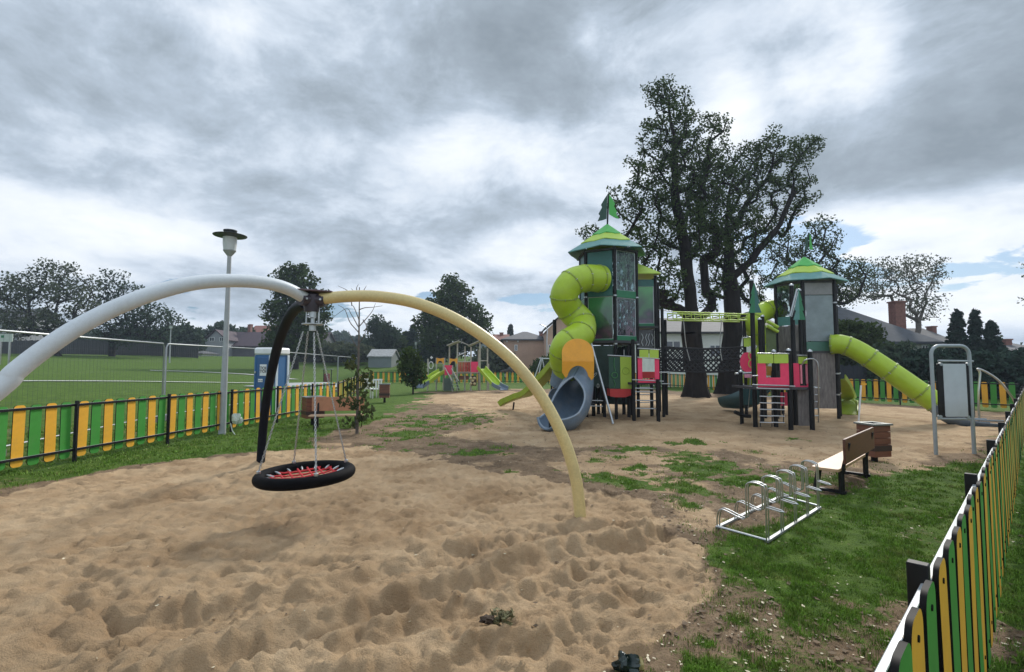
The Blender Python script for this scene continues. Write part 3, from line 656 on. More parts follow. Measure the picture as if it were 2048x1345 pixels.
def trough(mb, P, wd, dp, th=.03):
    P = [Vector(p) for p in P]; V = []; Fc = []; m = len(P)
    sec = [(-1, 1), (-1, .15), (-.85, 0), (.85, 0), (1, .15), (1, 1)]
    for i in range(m):
        tt = (P[min(i+1, m-1)]-P[max(i-1, 0)]).normalized(); sd_ = Vector((tt.y, -tt.x, 0)).normalized(); up = sd_.cross(tt)
        for x, z in sec: V.append(P[i]+sd_*x*wd/2+up*z*dp)
        for x, z in reversed(sec): V.append(P[i]+sd_*(x*wd/2+(th if x > 0 else -th)*1)+up*(z*dp-(th if abs(z) < 1 else -.0)))
    w = 12
    for i in range(m-1):
        for k in range(w): k2 = (k+1) % w; Fc.append((i*w+k, i*w+k2, (i+1)*w+k2, (i+1)*w+k))
    Fc.append(tuple(range(w))); Fc.append(tuple((m-1)*w+k for k in range(w))[::-1]); return mb.add(V, Fc)
def tubeslide(P, r, mat, parent, rings, name='tube_slide', n=8, seam=None):
    Q = catmull(P, n); RR = r if hasattr(r, '__len__') else None
    if RR: RR = list(np.interp(np.linspace(0, len(RR)-1, len(Q)), range(len(RR)), RR))
    m = MB(); m.tube(Q, RR or r, 32); o = m.build(name, mat, parent, ang=60)
    fr = frames(Q)
    for k in rings:
        i = min(int(k*n), len(Q)-1); rr = (RR[i] if RR else r)+.008; t_, u, v = fr[i]
        m = MB()
        for dd in (-.012, .012): m.tube([Q[i]+t_*dd+(u*cos(2*pi*j/32)+v*sin(2*pi*j/32))*rr for j in range(32)], .012, 6, closed=True)
        m.mi = 1
        for j in range(8): a = 2*pi*j/8+.2; m.tube([Q[i]-t_*.035+(u*cos(a)+v*sin(a))*(rr+.004), Q[i]+t_*.035+(u*cos(a)+v*sin(a))*(rr+.004)], .009, 6)
        m.build('joint_ring', [seam or mat, CHROME], o, ang=60)
    return o
def treeflag(pl, o, u, h, w, mats, sgn, th=.02):
    # one side of a fir-shaped cut-out board: the left half dark, the right half bright
    lv = [0, .30, .62, 1.0]; wd = [1.0, .78, .55]; pts = [(0, 0)]
    for i in range(3): pts += [(sgn*w*wd[i], lv[i]*h+(0 if i else -.0)), (sgn*w*wd[i]*.50 if i < 2 else 0, lv[i+1]*h)]
    m = MB(); m.prism(pts, o, u, (0, 0, 1), th); return m.build('fir_board', mats, pl, label='bright green half of the fir shape' if sgn > 0 else 'dark green half of the fir shape')
def roof(parent, c, ze, R, a0, zt, eave_th=.03):
    apex = Vector((c[0], c[1], zt)); lay = [(1.0, 0.0, TEALL), (.72, .335, LIMEP), (.43, .62, GREENB)]; ends = [.345, .63, 1.0]
    up = None; rf = None
    for li, (rr, t0, mt) in enumerate(lay):
        t1 = ends[li]; m = MB(); lo = []; hi = []
        nn = 6
        for k in range(nn):
            a = a0+2*pi*k/nn; b = a0+2*pi*(k+1)/nn
            def pt(an, tt, lift): 
                r_ = R*(1-tt*.98)+.01; return Vector((c[0]+r_*sin(an), c[1]-r_*cos(an), ze+(zt-ze)*(tt*.85+.15*tt*tt)+lift))
            L_ = .03*li; steps = [0, .12, .5, .62, 1.0]; jag = [0, .035, .0, -.03, 0]
            bot = []; top = []
            for s_, j in zip(steps, jag):
                p0 = pt(a, t0+j*(1 if li else .35), L_).lerp(pt(b, t0+j*(1 if li else .35), L_), s_); p1 = pt(a, t1, L_).lerp(pt(b, t1, L_), s_); bot.append(p0); top.append(p1)
            V = bot+top+[p-Vector((0, 0, .025)) for p in bot]+[p-Vector((0, 0, .025)) for p in top]; q = 5; Fc = []
            for i in range(4): Fc += [(i, i+1, q+i+1, q+i), (2*q+i+1, 2*q+i, 3*q+i, 3*q+i+1), (i+1, i, 2*q+i, 2*q+i+1)]
            m.add(V, Fc)
        ob = m.build('roof' if li == 0 else 'roof_tier', mt, parent if li == 0 else rf, ang=12)
        if li == 0: rf = ob
    return rf

# ---- tower one
T1 = Vector((3.10, 16.05, 0)); pt1 = thing('play_tower', 'tall green play tower with a winding lime tube slide, orange hood and grey scoop', 'play tower', T1)
def posts(parent, spots, z1, r=.055, mat=BLACK, cap=CHROME, z0=-.2):
    for p in spots:
        zz = z1; m = MB(); m.tube([Vector((p[0], p[1], z0)), Vector((p[0], p[1], zz))], r, 14); po = m.build('post', mat, parent)
        if cap: m = MB(); m.lathe([(r+.004, 0), (r+.004, .02), (r*.7, .05), (.01, .065)], (p[0], p[1], zz), 14); m.build('cap', cap, po)
hv = hexpts(T1, .93, radians(2)); ze1 = 5.27
posts(pt1, hv, 5.2, .05)
roof(pt1, T1, 5.22, 1.32, radians(40), 6.12)
m = MB(); m.prism([(v.x, v.y) for v in [h*1 for h in hexpts((0, 0), .99, radians(2))]], (T1.x, T1.y, 2.32), (1, 0, 0), (0, 1, 0), .08); m.build('deck', M('deck_board', (.05, .05, .055), .7, var=.2), pt1)
m = MB(); m.prism([(v.x, v.y) for v in hexpts((0, 0), .93, radians(2))], (T1.x, T1.y, 3.80), (1, 0, 0), (0, 1, 0), .08); m.build('deck', MATS['deck_board'], pt1)
m = MB(); m.prism([(v.x, v.y) for v in hexpts((0, 0), 1.0, radians(2))], (T1.x, T1.y, 5.17), (1, 0, 0), (0, 1, 0), .06); m.build('roof_board', MATS['deck_board'], pt1)
PR1 = printmat('forest_print_clear', (.72, .80, .80), (.03, .13, .07), (.14, .05, .10), .50, 1.6, 7.5, 5.5)
PR2 = printmat('forest_print_dense', (.5, .6, .55), (.03, .20, .06), (.14, .03, .10), .72, 1.9, 4.6, 3.2)
# faces: 0 = front-right (vertex 0 to 1), 5 = front-left (5 to 0)
v0, v1_, v2, v3, v4, v5 = hv
for a, b, mt, z0, z1 in ((v5, v0, TEALP, 3.72, 5.12), (v4, v5, TEALP, 3.72, 5.12), (v3, v4, TEALP, 2.4, 5.1)):
    m = MB(); panel(m, a, b, z0, z1, .025, .07); m.build('wall_panel', mt, pt1)
def window(a, b, z0, z1, mt, fm=GREENP, band=.22, parent=pt1):
    m = MB(); panel(m, a, b, z0-band, z0, .035, .06); panel(m, a, b, z0, z1, .03, .06); m2 = MB()
    m = MB(); panel(m, a, b, z0-band, z0, .04, .06); w_ = m.build('window_band', fm, parent)
    m = MB(); panel(m, a, b, z0, z1, .012, .085); m.build('window_sheet', mt, w_)
    m = MB()
    d = (b-a).normalized(); p = a+d*.075; q = b-d*.075
    for s_, e_ in ((p, p), (q, q)): m.tube([Vector((s_.x, s_.y, z0)), Vector((s_.x, s_.y, z1))], .012, 8)
    for z in (z0, z1): m.tube([Vector((p.x, p.y, z)), Vector((q.x, q.y, z))], .012, 8)
    m.build('window_frame', M('bright_edge_trim', (.45, .5, .5), .3, .4, var=.1), w_)
window(v0, v1_, 3.90, 5.12, PR1); window(v0, v1_, 2.50, 3.66, PR1); window(v1_, v2, 3.9, 5.1, PR1); window(v1_, v2, 2.5, 3.66, PR1); window(v2, v3, 2.5, 5.1, PR1)
window(v5, v0, 2.40, 3.70, PR2, band=.12); window(v4, v5, 2.40, 3.70, PR2, band=.12)
# collars where panels bolt on
for z in (2.25, 3.72):
    for p in (v5, v0, v1_):
        m = MB(); m.tube([Vector((p.x, p.y, z-.02)), Vector((p.x, p.y, z+.02))], .062, 12); m.build('collar', CHROME, pt1)
# lower dark climbing panels
m = MB(); panel(m, v5, v0, .95, 2.2, .03, .07); m.build('wall_panel', M('dark_green_grey_panel', (.03, .055, .05), .5, var=.2), pt1)
m = MB(); panel(m, v3, v4, .3, 2.2, .03, .07); panel(m, v2, v3, .3, 2.2, .03, .07); m.build('wall_panel', MATS['dark_green_grey_panel'], pt1)
# flag
pole = MB(); pole.tube([Vector((T1.x, T1.y, 6.0)), atd(1217, 388, T1.y)], .028, 10); fp = pole.build('flag_pole', BLACK, pt1)
def poly_px(px, Y, th, name, mat, parent, **k):      # a flat board cut to a shape, standing at its own distance
    P = [atd(x, y, Y) for x, y in px]; o = P[0]; m = MB(); m.prism([(p.x-o.x, p.z-o.z) for p in P], o, (1, 0, 0), (0, 0, 1), th); return m.build(name, mat, parent, **k)
FD = M('dark_flag_board', (.015, .06, .04), .5); FB = GREENB
poly_px([(1215, 389), (1213, 438), (1205, 441), (1195, 443), (1200, 432), (1197, 428), (1204, 415), (1202, 410), (1209, 398)][::-1], T1.y-.04, .02, 'flag_board', FD, fp, label='dark green half of the flag')
poly_px([(1218, 389), (1224, 397), (1230, 408), (1228, 413), (1234, 424), (1232, 428), (1238, 438), (1232, 437), (1218, 429)][::-1], T1.y-.02, .02, 'flag_board', FB, fp, label='bright green half of the flag')

# spiral tube
SP = [atd(1204, 558, 15.30), atd(1172, 557, 14.95), atd(1143, 566, 14.7), atd(1128, 594, 14.72), atd(1141, 621, 15.0), atd(1163, 646, 14.95), atd(1160, 671, 14.5), atd(1133, 690, 14.3), atd(1127, 718, 14.55), atd(1137, 745, 14.9)]
RT = .41
SEAM = M('lime_plastic_seam', (.27, .36, .04), .4)
tubeslide(SP, RT, LIME, pt1, [.35, 1.2, 2.0, 3.0, 4.1, 5.0, 5.9, 6.8, 7.6, 8.3], 'spiral_tube_slide', seam=SEAM)
c_ = atd(1197, 558, 15.33); dirv = (SP[1]-SP[0]).normalized(); fr_ = frames([c_, c_+dirv*.1])[0]; m = MB()
m.tube([c_+(fr_[1]*cos(2*pi*j/32)+fr_[2]*sin(2*pi*j/32))*(RT*.92) for j in range(32)], .035, 8, closed=True); m.build('tube_flange', LIME, pt1)
# grey lower end of the spiral, seen from the side
m = MB(); shell(m, catmull([atd(1134, 722, 14.75), atd(1130, 752, 14.95), atd(1122, 780, 15.1), atd(1110, 800, 15.0)], 6), [.40]*19, list(np.linspace(350, 170, 19)), .03); m.build('tube_end', GREYP, pt1, ang=60)
# support poles of the spiral
for a, b, r in ((atd(1176, 664, 14.6), gp(1226, 848), .035), (atd(1108, 700, 15.0), gp(1103, 812), .035)):
    m = MB(); m.tube([a, b], r, 12); m.build('support_pole', CHROME, pt1)
# orange hood over the grey scoop
HY = 13.6; oc = atd(1156, 720, HY); OW = .435
o_ = Vector((oc.x, HY, atd(1156, 723, HY).z)); pts = [(OW, 0), (OW, .22)]+[(OW*cos(a), .22+.40*sin(a)) for a in [pi*k/16 for k in range(1, 16)]]+[(-OW, .22), (-OW, 0)]
m = MB(); m.prism(pts, o_, (1, 0, .0), (0, .18, 1), .03); hd = m.build('hood_panel', ORANGE, pt1, bevel=.008)
pts2 = [(OW, 0), (-OW, 0), (-OW, -.30), (-OW+.10, -.46)]+[(-(OW-.12)*cos(pi*k/12)*.92, -.50+.38*sin(pi*k/12)) for k in range(1, 12)]+[(OW-.06, -.52), (OW, -.44)]
m = MB(); m.prism(pts2, o_+Vector((0, -.01, 0)), (1, 0, 0), (0, -.16, 1), .03); m.build('hood_skirt', ORANGE, pt1, bevel=.008)
# grey scoop slide
GS = catmull([atd(1164, 742, 14.6), atd(1158, 766, 14.15), atd(1150, 788, 13.75), atd(1141, 811, 13.3), atd(1126, 829, 12.85), atd(1108, 834, 12.5), atd(1094, 832, 12.32)], 6)
nG = len(GS); R_ = np.interp(np.linspace(0, 6, nG), [0, 1, 2, 3, 4, 5, 6], [.34, .42, .49, .50, .47, .41, .34]); CV = np.interp(np.linspace(0, 6, nG), [0, 1.7, 2.1, 2.6, 3.2, 4, 5, 6], [357, 357, 318, 262, 225, 195, 172, 150])
m = MB(); shell(m, GS, R_, CV, .035, 28); m.build('scoop_slide', GREYP, pt1, ang=60)
m = MB(); n_ = 28; E = []
for i in range(7, nG):      # rolled rims along both sides of the mouth
    pass
for sg in (1, -1):
    E = []
    for i in range(10, nG):
        tt = (GS[min(i+1, nG-1)]-GS[max(i-1, 0)]).normalized(); dn = Vector((0, 0, -1)); dn = (dn-tt*dn.dot(tt)).normalized(); sd_ = tt.cross(dn); a = radians(sg*CV[i]/2); E.append(GS[i]+(dn*cos(a)+sd_*sin(a))*(R_[i]-.015))
    m.tube(E, .030, 8)
a_ = [GS[-1]+( (lambda tt, dn: dn*cos(q)+tt.cross(dn)*sin(q))((GS[-1]-GS[-2]).normalized(), Vector((0, 0, -1))) )*(R_[-1]-.015) for q in [radians(-75+150*k/10) for k in range(11)]]
m.tube(a_, .030, 8); m.build('scoop_rim', M('grey_slide_rim', (.20, .25, .30), .4, var=.1, dirt=(.4, .37, .3), damt=.4), pt1, ang=60)
m = MB(); m.tube([atd(1100, 842, 12.4), gp(1100, 862)], .03, 8); m.tube([atd(1148, 832, 13.0), gp(1147, 852)], .03, 8); m.build('slide_foot', BLACK, pt1)

# lime wavy slide at the back left
WS = catmull([atd(1118, 728, 16.4), atd(1100, 748, 16.8), atd(1078, 770, 17.2), atd(1056, 790, 17.6), atd(1035, 797, 17.9), atd(1012, 806, 18.1), atd(1004, 811, 18.15)], 8)
m = MB(); trough(m, WS, .48, .17); m.build('wavy_slide', M('lime_slide_olive', (.28, .36, .03), .4, var=.1), pt1)
m = MB(); m.tube([atd(1028, 805, 17.95), gp(1026, 821)], .03, 8); m.tube([atd(1103, 752, 16.8), atd(1103, 812, 16.8)], .03, 8); m.build('slide_foot', BLACK, pt1)

# annexe behind right
ax0 = atd(1272, 640, 16.2); ax1 = atd(1312, 640, 16.1); ax2 = atd(1312, 640, 17.4); ax3 = atd(1274, 640, 17.4)
posts(pt1, [(ax1.x, 16.1), (ax2.x+.08, 17.4)], 4.5, .05)
m = MB(); zr = atd(1312, 549, 16.0).z; zt_ = atd(1270, 528, 16.0).z
ze4 = atd(1290, 547, 16.0).z; A4 = [Vector((ax0.x-.12, 15.9, ze4)), Vector((ax1.x+.12, 15.9, ze4)), Vector((ax1.x+.12, 17.6, ze4)), Vector((ax0.x-.12, 17.6, ze4)), Vector((ax0.x-.02, 16.35, ze4+.46)), Vector((ax0.x-.02, 17.2, ze4+.46))]
m.add(A4+[p-Vector((0, 0, .03)) for p in A4[:4]], [(0, 1, 4), (1, 2, 5, 4), (2, 3, 5), (3, 0, 4, 5), (9, 8, 7, 6), (0, 6, 7, 1), (1, 7, 8, 2), (2, 8, 9, 3), (3, 9, 6, 0)]); m.build('side_roof', LIMEP, pt1)
PR3 = printmat('forest_print_purple', (.45, .5, .5), (.05, .30, .06), (.22, .04, .18), .72, 2.4, 5.2, 2.6)
a, b = Vector((ax0.x-.02, 16.12, 0)), Vector((ax1.x, 16.10, 0)); window(a, b, 2.95, 4.15, PR3, band=.16); m = MB(); panel(m, a, b, 4.15, 4.38, .03, .06); m.build('window_head', TEALP, pt1)
b2 = Vector((ax1.x+.05, 17.3, 0)); m = MB(); panel(m, b, b2, 2.8, 4.3, .03, .06); m.build('wall_panel', M('dark_violet_panel', (.035, .03, .045), .4), pt1)
m = MB(); panel(m, a, b, 1.98, 2.75, .02, .06); ob = m.build('wave_panel', M('smoky_sheet', (.03, .03, .035), .2, alpha=.8), pt1)
for k, x in enumerate((1283, 1291, 1299, 1306)):
    m = MB(); m.tube(catmull([atd(x+3*((j+k) % 2)*(-1 if k > 1 else 1), 668+j*8, 16.06) for j in range(4)], 5), .014, 6); m.build('wave_trim', CHROME, ob)
m = MB(); m.prism(rrect(.75, 1.3, .02, 0, .0), (ax0.x+.3, 16.7, 2.83), (1, 0, 0), (0, 1, 0), .06); m.build('deck', MATS['deck_board'], pt1)

# low platform to the right with pink window panel
lp = [gp(1268, 842), gp(1317, 843), gp(1304, 832), gp(1264, 829)]
for p, zt2 in zip(lp, (2.35, 1.20, 1.3, 2.3)):
    m = MB(); m.tube([Vector((p.x, p.y, -.2)), Vector((p.x, p.y, zt2))], .055, 14); m.build('post', BLACK, pt1)
YB = lp[0].y-.07
def flat(px0, px1, py0, py1, Y, name, mat, parent=pt1, th=.02, **k):
    a = atd(px0, py1, Y); b = atd(px1, py0, Y); m = MB(); m.prism(rrect(b.x-a.x, b.z-a.z, .02, (b.x-a.x)/2, (b.z-a.z)/2), a, (1, 0, 0), (0, 0, 1), th); return m.build(name, mat, parent, **k)
def upanel(px0, px1, py0, py1, Y, parent, mat, lw, bw, name='window_panel', tw=0):
    a = atd(px0, py1, Y); b = atd(px1, py0, Y); w = b.x-a.x; h = b.z-a.z; m = MB()
    out = [(0, 0), (w, 0), (w, h), (w-lw, h), (w-lw, bw), (lw, bw), (lw, h), (0, h)]; m.prism(out, a, (1, 0, 0), (0, 0, 1), .022); return m.build(name, mat, parent, bevel=.006)
upanel(1276, 1318, 717, 766, YB, pt1, PINK, .13, .10)
flat(1285, 1310, 744, 757, YB+.6, 'inner_panel', RED)
flat(1279, 1297, 700, 717, YB-.03, 'awning_board', LIMEP); flat(1299, 1317, 700, 717, YB-.03, 'awning_board', LIMEP)
def bar(px0, py0, px1, py1, Y, r=.016, name='bar', mat=CHROME, parent=pt1, Y2=None):
    m = MB(); m.tube([atd(px0, py0, Y), atd(px1, py1, Y2 or Y)], r, 8); return m.build(name, mat, parent)
bar(1275, 697, 1319, 700, YB-.03); bar(1275, 715, 1319, 718, YB-.03); bar(1265, 760, 1327, 763, YB-.02)
for y in (777, 784, 801, 817): bar(1269, y, 1316, y+1, YB+.05, .017, 'rung')
for y in (776, 790, 806): bar(1266, y, 1303, y-1, lp[2].y, .015, 'rung')
dk = MB(); zd = atd(1290, 768, YB).z; dk.prism(rrect(lp[1].x-lp[0].x+.15, 1.0, .02, 0, 0), ((lp[0].x+lp[1].x)/2, YB+.62, zd), (1, 0, 0), (0, 1, 0), .06); dk.build('deck', MATS['deck_board'], pt1)
bar(1318, 745, 1340, 745, YB+.3, .018); bar(1323, 768, 1340, 768, YB+.3, .014); bar(1338, 745, 1338, 773, YB+.3, .012)
# dark green and lime door boards, red tray below
YD = 15.0
flat(1218, 1241, 714, 778, YD, 'door_board', M('deep_green_panel', (.012, .07, .04), .4)); db = flat(1241, 1264, 713, 778, YD-.03, 'door_board', LIMEP, label='lime green board with moulded ring')
for xx, yy, rr, par in ((1229, 751, .085, None), (1252, 742, .10, None)):
    c2 = atd(xx, yy, YD-.045); m = MB(); m.tube([c2+Vector((rr*cos(q), 0, rr*sin(q))) for q in [2*pi*k/20 for k in range(20)]], .014, 6, closed=True); m.build('ring_trim', M('mid_green_trim', (.05, .20, .06), .4) if xx < 1240 else M('lime_trim', (.33, .47, .05), .4), pt1)
m = MB(); m.tube(catmull([atd(1229, 716, YD-.03), atd(1228, 730, YD-.03), atd(1231, 743, YD-.03)], 5), .012, 6); m.tube(catmull([atd(1227, 760, YD-.03), atd(1230, 768, YD-.03), atd(1228, 776, YD-.03)], 5), .012, 6); m.build('ring_trim', MATS['mid_green_trim'], pt1)
bar(1215, 711, 1267, 714, YD-.03, .02); bar(1248, 700, 1248, 713, YD-.03, .012)
m = MB(); ar = [(0, 0), (.60, .02), (.60, .20), (0, .20)]; a = atd(1217, 794, YD+.1); m.prism([(0, .03), (.15, 0), (.45, 0), (.62, .06), (.62, .24), (0, .24)], a, (1, 0, 0), (0, 0, 1), .5); m.build('red_tray', RED, pt1)
for p in ((1248, 829), (1258, 835), (1209, 834), (1197, 828)): q = gp(*p); m = MB(); m.tube([Vector((q.x, q.y, -.2)), Vector((q.x, q.y, 2.2))], .055, 14); m.build('post', BLACK, pt1)
for y in (801, 812): bar(1168, y, 1206, y+1, 15.3, .016, 'rung')
bar(1195, 797, 1195, 805, 15.3, .01)
for x, y in ((1190, 750), (1196, 772)):
    c2 = atd(x, y, 14.4); m = MB(); m.tube([c2+Vector((.03*cos(q)+(.04*sin(q) if y < 760 else 0), 0, .055*sin(q))) for q in [2*pi*k/16 for k in range(16)]], .010, 6, closed=True); m.build('hanging_ring', CHROME, pt1)
m = MB(); q = atd(1150, 700, 16.4); m.box(q.x-.5, q.x+.5, 16.0, 16.7, .9, 1.0); m.box(q.x-.4, q.x+.5, 15.6, 16.9, .35, .42); m.build('deck', MATS['deck_board'], pt1)
for px_ in (1110, 1160, 1187): q = atd(px_, 800, 16.0); m = MB(); m.tube([Vector((q.x, 16.0, -.2)), Vector((q.x, 16.0, atd(px_, 640 if px_ == 1110 else 760, 16).z))], .06, 12); m.build('post', BLACK, pt1)

# ---- monkey bars and rope bridge between the towers
YM = 15.6
mbz = thing('monkey_bars', 'lime green overhead ladder high between the two play towers', 'monkey bars', (atd(1420, 630, YM).x, YM, 0))
LR = M('lime_bar', (.42, .56, .08), .4)
for dy in (0, .55):
    m = MB(); m.tube([atd(1345, 624, YM)+Vector((0, dy, 0)), atd(1497, 629, YM)+Vector((0, dy, 0))], .022, 8); m.build('side_bar', LR, mbz)
    m = MB(); m.tube([atd(1347, 638, YM)+Vector((0, dy, 0)), atd(1494, 641, YM)+Vector((0, dy, 0))], .022, 8); m.build('side_bar', LR, mbz)
for k in range(9):
    x = 1346+k*18.6; a = atd(x, 631+k*.45, YM); m = MB(); m.tube([a+Vector((0, 0, .12)), a+Vector((0, 0, -.12))], .015, 8); m.tube([a+Vector((0, .55, .12)), a+Vector((0, .55, -.12))], .015, 8); m.tube([a+Vector((0, 0, .0)), a+Vector((0, .55, .0))], .018, 8); m.build('rung', LR, mbz)
for x, yt, dy in ((1324, 618, 0), (1330, 640, .6), (1488, 640, .5)):
    q = atd(x, yt, YM+dy); m = MB(); m.tube([Vector((q.x, q.y, -.2)), q], .05, 12); m.build('post', BLACK, mbz)
bar(1318, 620, 1348, 624, YM, .016, 'bracket', CHROME, mbz)
rb = thing('rope_bridge', 'black rope net bridge strung between the two play towers', 'rope bridge', (atd(1405, 740, YM).x, YM+.4, 0))
xa = atd(1328, 720, YM).x; xb = atd(1490, 720, YM).x; zt0, zb0 = atd(1400, 694, YM).z, atd(1400, 741, YM).z
m = MB(); nn = 15
for sy in (YM, YM+.85):
    for d_ in (1, -1):
        for k in range(-4, nn+1):
            x0 = xa+(xb-xa)*k/nn; x1 = x0+(zt0-zb0)*1.0; za, zb_ = (zb0, zt0) if d_ > 0 else (zt0, zb0)
            t0 = max(0, (xa-x0)/(x1-x0)); t1 = min(1, (xb-x0)/(x1-x0))
            if t1 <= t0: continue
            f = lambda t_: Vector((x0+(x1-x0)*t_, sy, za+(zb_-za)*t_-.06*sin(pi*min(1, max(0, (x0+(x1-x0)*t_-xa)/(xb-xa))))))
            m.tube([f(t0), f((t0+t1)/2), f(t1)], .021, 5)
    for zz in (zt0, (zt0+zb0)/2, zb0): m.tube([Vector((xa+(xb-xa)*j/12, sy, zz-.06*sin(pi*j/12))) for j in range(13)], .024, 6)
m.build('side_net', ROPE, rb)
m = MB()
for k in range(28): x = xa+(xb-xa)*k/27; m.tube([Vector((x, YM, zb0-.06*sin(pi*k/27))), Vector((x, YM+.85, zb0-.06*sin(pi*k/27)))], .016, 5)
for k in range(5): m.tube([Vector((xa+(xb-xa)*j/12, YM+.17*k, zb0-.06*sin(pi*j/12)-.01)) for j in range(13)], .016, 5)
m.build('floor_net', ROPE, rb)
for a, b, c in (((1367, 641), (1372, 690), (1380, 722)), ((1443, 641), (1440, 690), (1444, 722))):
    m = MB(); m.tube(catmull([atd(*a, YM), atd(*b, YM), atd(*c, YM-.05)], 6), .014, 6); m.build('hanging_rope', M('pale_rope', (.35, .35, .33), .8), rb)

# ---- tower two
T2 = Vector((9.42, 15.95, 0)); pt2 = thing('play_tower', 'grey and teal play tower beside the long straight lime tube slide', 'play tower', T2)
h2 = hexpts(T2, .92, radians(25)); posts(pt2, h2, 4.2, .05)
roof(pt2, T2, 4.22, 1.18, radians(2), 5.02)
for z in (2.0, 4.15):
    m = MB(); m.prism([(v.x, v.y) for v in hexpts((0, 0), .95, radians(25))], (T2.x, T2.y, z), (1, 0, 0), (0, 1, 0), .07); m.build('deck', MATS['deck_board'], pt2)
w0, w1, w2, w3, w4, w5 = h2       # w0 front-right (x~1642), w5 front-left (x~1585), w4 left, w1 right
PR4 = printmat('pale_print_sheet', (.75, .82, .84), (.22, .30, .34), (.42, .22, .30), .5, 2.4, 4.2, 3.0)
PR5 = M('frosted_sheet', (.30, .36, .38), .3, var=.25, scale=2, alpha=.62); PR5P = M('frosted_pink_sheet', (.36, .30, .36), .3, var=.35, scale=2.5, alpha=.62)
def stack(a, b, L_, parent=pt2):
    for z0, z1, mt, nm in L_:
        m = MB(); panel(m, a, b, z0, z1, .02, .06); m.build(nm, mt, parent)
stack(w0, w1, [(3.12, 4.15, PR5P, 'window_sheet'), (2.47, 3.10, TEALL, 'wall_panel'), (.72, 2.45, BARK, 'wall_panel'), (.48, .70, M('moss_green_panel', (.06, .13, .07), .6), 'wall_panel')])
stack(w5, w0, [(3.75, 4.15, M('grey_panel', (.24, .24, .24), .5, var=.15), 'wall_panel'), (2.33, 3.73, PR5, 'window_sheet'), (2.0, 2.31, M('moss_teal_panel', (.06, .16, .12), .5), 'wall_panel'), (.3, 1.98, BARK, 'wall_panel')])
stack(w4, w5, [(3.15, 4.15, PR1, 'window_sheet'), (2.85, 3.13, TEALL, 'wall_panel'), (1.0, 2.83, BARK, 'wall_panel')])
stack(w3, w4, [(2.0, 4.15, TEALL, 'wall_panel')]); stack(w1, w2, [(2.0, 4.15, TEALL, 'wall_panel')])
for z in (2.45, 3.5, 1.35, .72):
    for p in (w0, w1): m = MB(); m.tube([Vector((p.x, p.y, z-.02)), Vector((p.x, p.y, z+.02))], .06, 12); m.build('collar', CHROME, pt2)
m = MB(); m.tube([Vector((T2.x, T2.y, 4.95)), atd(1618, 466, T2.y)], .025, 10); fp = m.build('flag_pole', BLACK, pt2)
poly_px([(1617, 467), (1616, 500), (1609, 502), (1611, 490), (1610, 486), (1614, 475)][::-1], T2.y-.04, .02, 'flag_board', FD, fp, label='dark green half of the flag')
poly_px([(1619, 467), (1623, 478), (1622, 482), (1626, 500), (1619, 499)][::-1], T2.y-.02, .02, 'flag_board', FB, fp, label='bright green half of the flag')
# straight tube
ST = [atd(1664, 689, 15.1), atd(1682, 689, 14.95), atd(1708, 698, 14.8), atd(1745, 720, 14.6), atd(1800, 757, 14.3), atd(1846, 789, 14.05), atd(1872, 806, 13.9)]
tubeslide(ST, .285, LIME, pt2, [.05, 1.6, 2.9, 3.7, 4.9, 6.0], 'straight_tube_slide', seam=SEAM)
RS = catmull([atd(1866, 803, 13.95), atd(1886, 822, 13.85), atd(1910, 836, 13.75), atd(1945, 841, 13.6), atd(1990, 843, 13.45)], 6); n9 = len(RS)
m = MB(); shell(m, RS, np.linspace(.30, .26, n9), np.interp(np.linspace(0, 4, n9), [0, .8, 1.6, 4], [350, 260, 190, 150]), .03, 20, .8); m.build('scoop_slide', GREYP, pt2, ang=60)
m = MB(); m.tube([p+Vector((0, -.24, .03)) for p in RS[9:]], .022, 8); m.tube([p+Vector((0, .24, .03)) for p in RS[9:]], .022, 8); m.build('scoop_rim', MATS['grey_slide_rim'], pt2)
# small spiral tube on the left side
S3 = [atd(1566, 622, 16.3), atd(1540, 619, 16.3), atd(1518, 630, 16.1), atd(1508, 650, 16.1), atd(1520, 672, 16.3), atd(1537, 688, 16.4), atd(1530, 708, 16.2), atd(1516, 722, 16.1), atd(1508, 742, 16.2), atd(1505, 765, 16.4)]
tubeslide(S3, .30, LIME, pt2, [.4, 1.4, 2.4, 3.4, 4.6, 5.8, 7, 8], 'spiral_tube_slide', seam=SEAM)
TB = M('dark_teal_slide', (.02, .07, .075), .35, var=.15)
m = MB(); sc2 = catmull([atd(1520, 770, 16.5), atd(1505, 790, 16.9), atd(1480, 797, 17.4), atd(1450, 796, 18.0)], 6); shell(m, sc2, [.36]*19, list(np.linspace(340, 185, 19)), .03); m.build('scoop_slide', TB, pt2, ang=60)
# lime curved slide to the right of the tower
CS = catmull([atd(1672, 758, 16.0), atd(1683, 774, 16.4), atd(1692, 795, 16.7), atd(1697, 815, 16.6), atd(1698, 829, 16.3)], 8)
m = MB(); trough(m, CS, .45, .15); m.build('curved_slide', MATS['lime_slide_olive'], pt2)
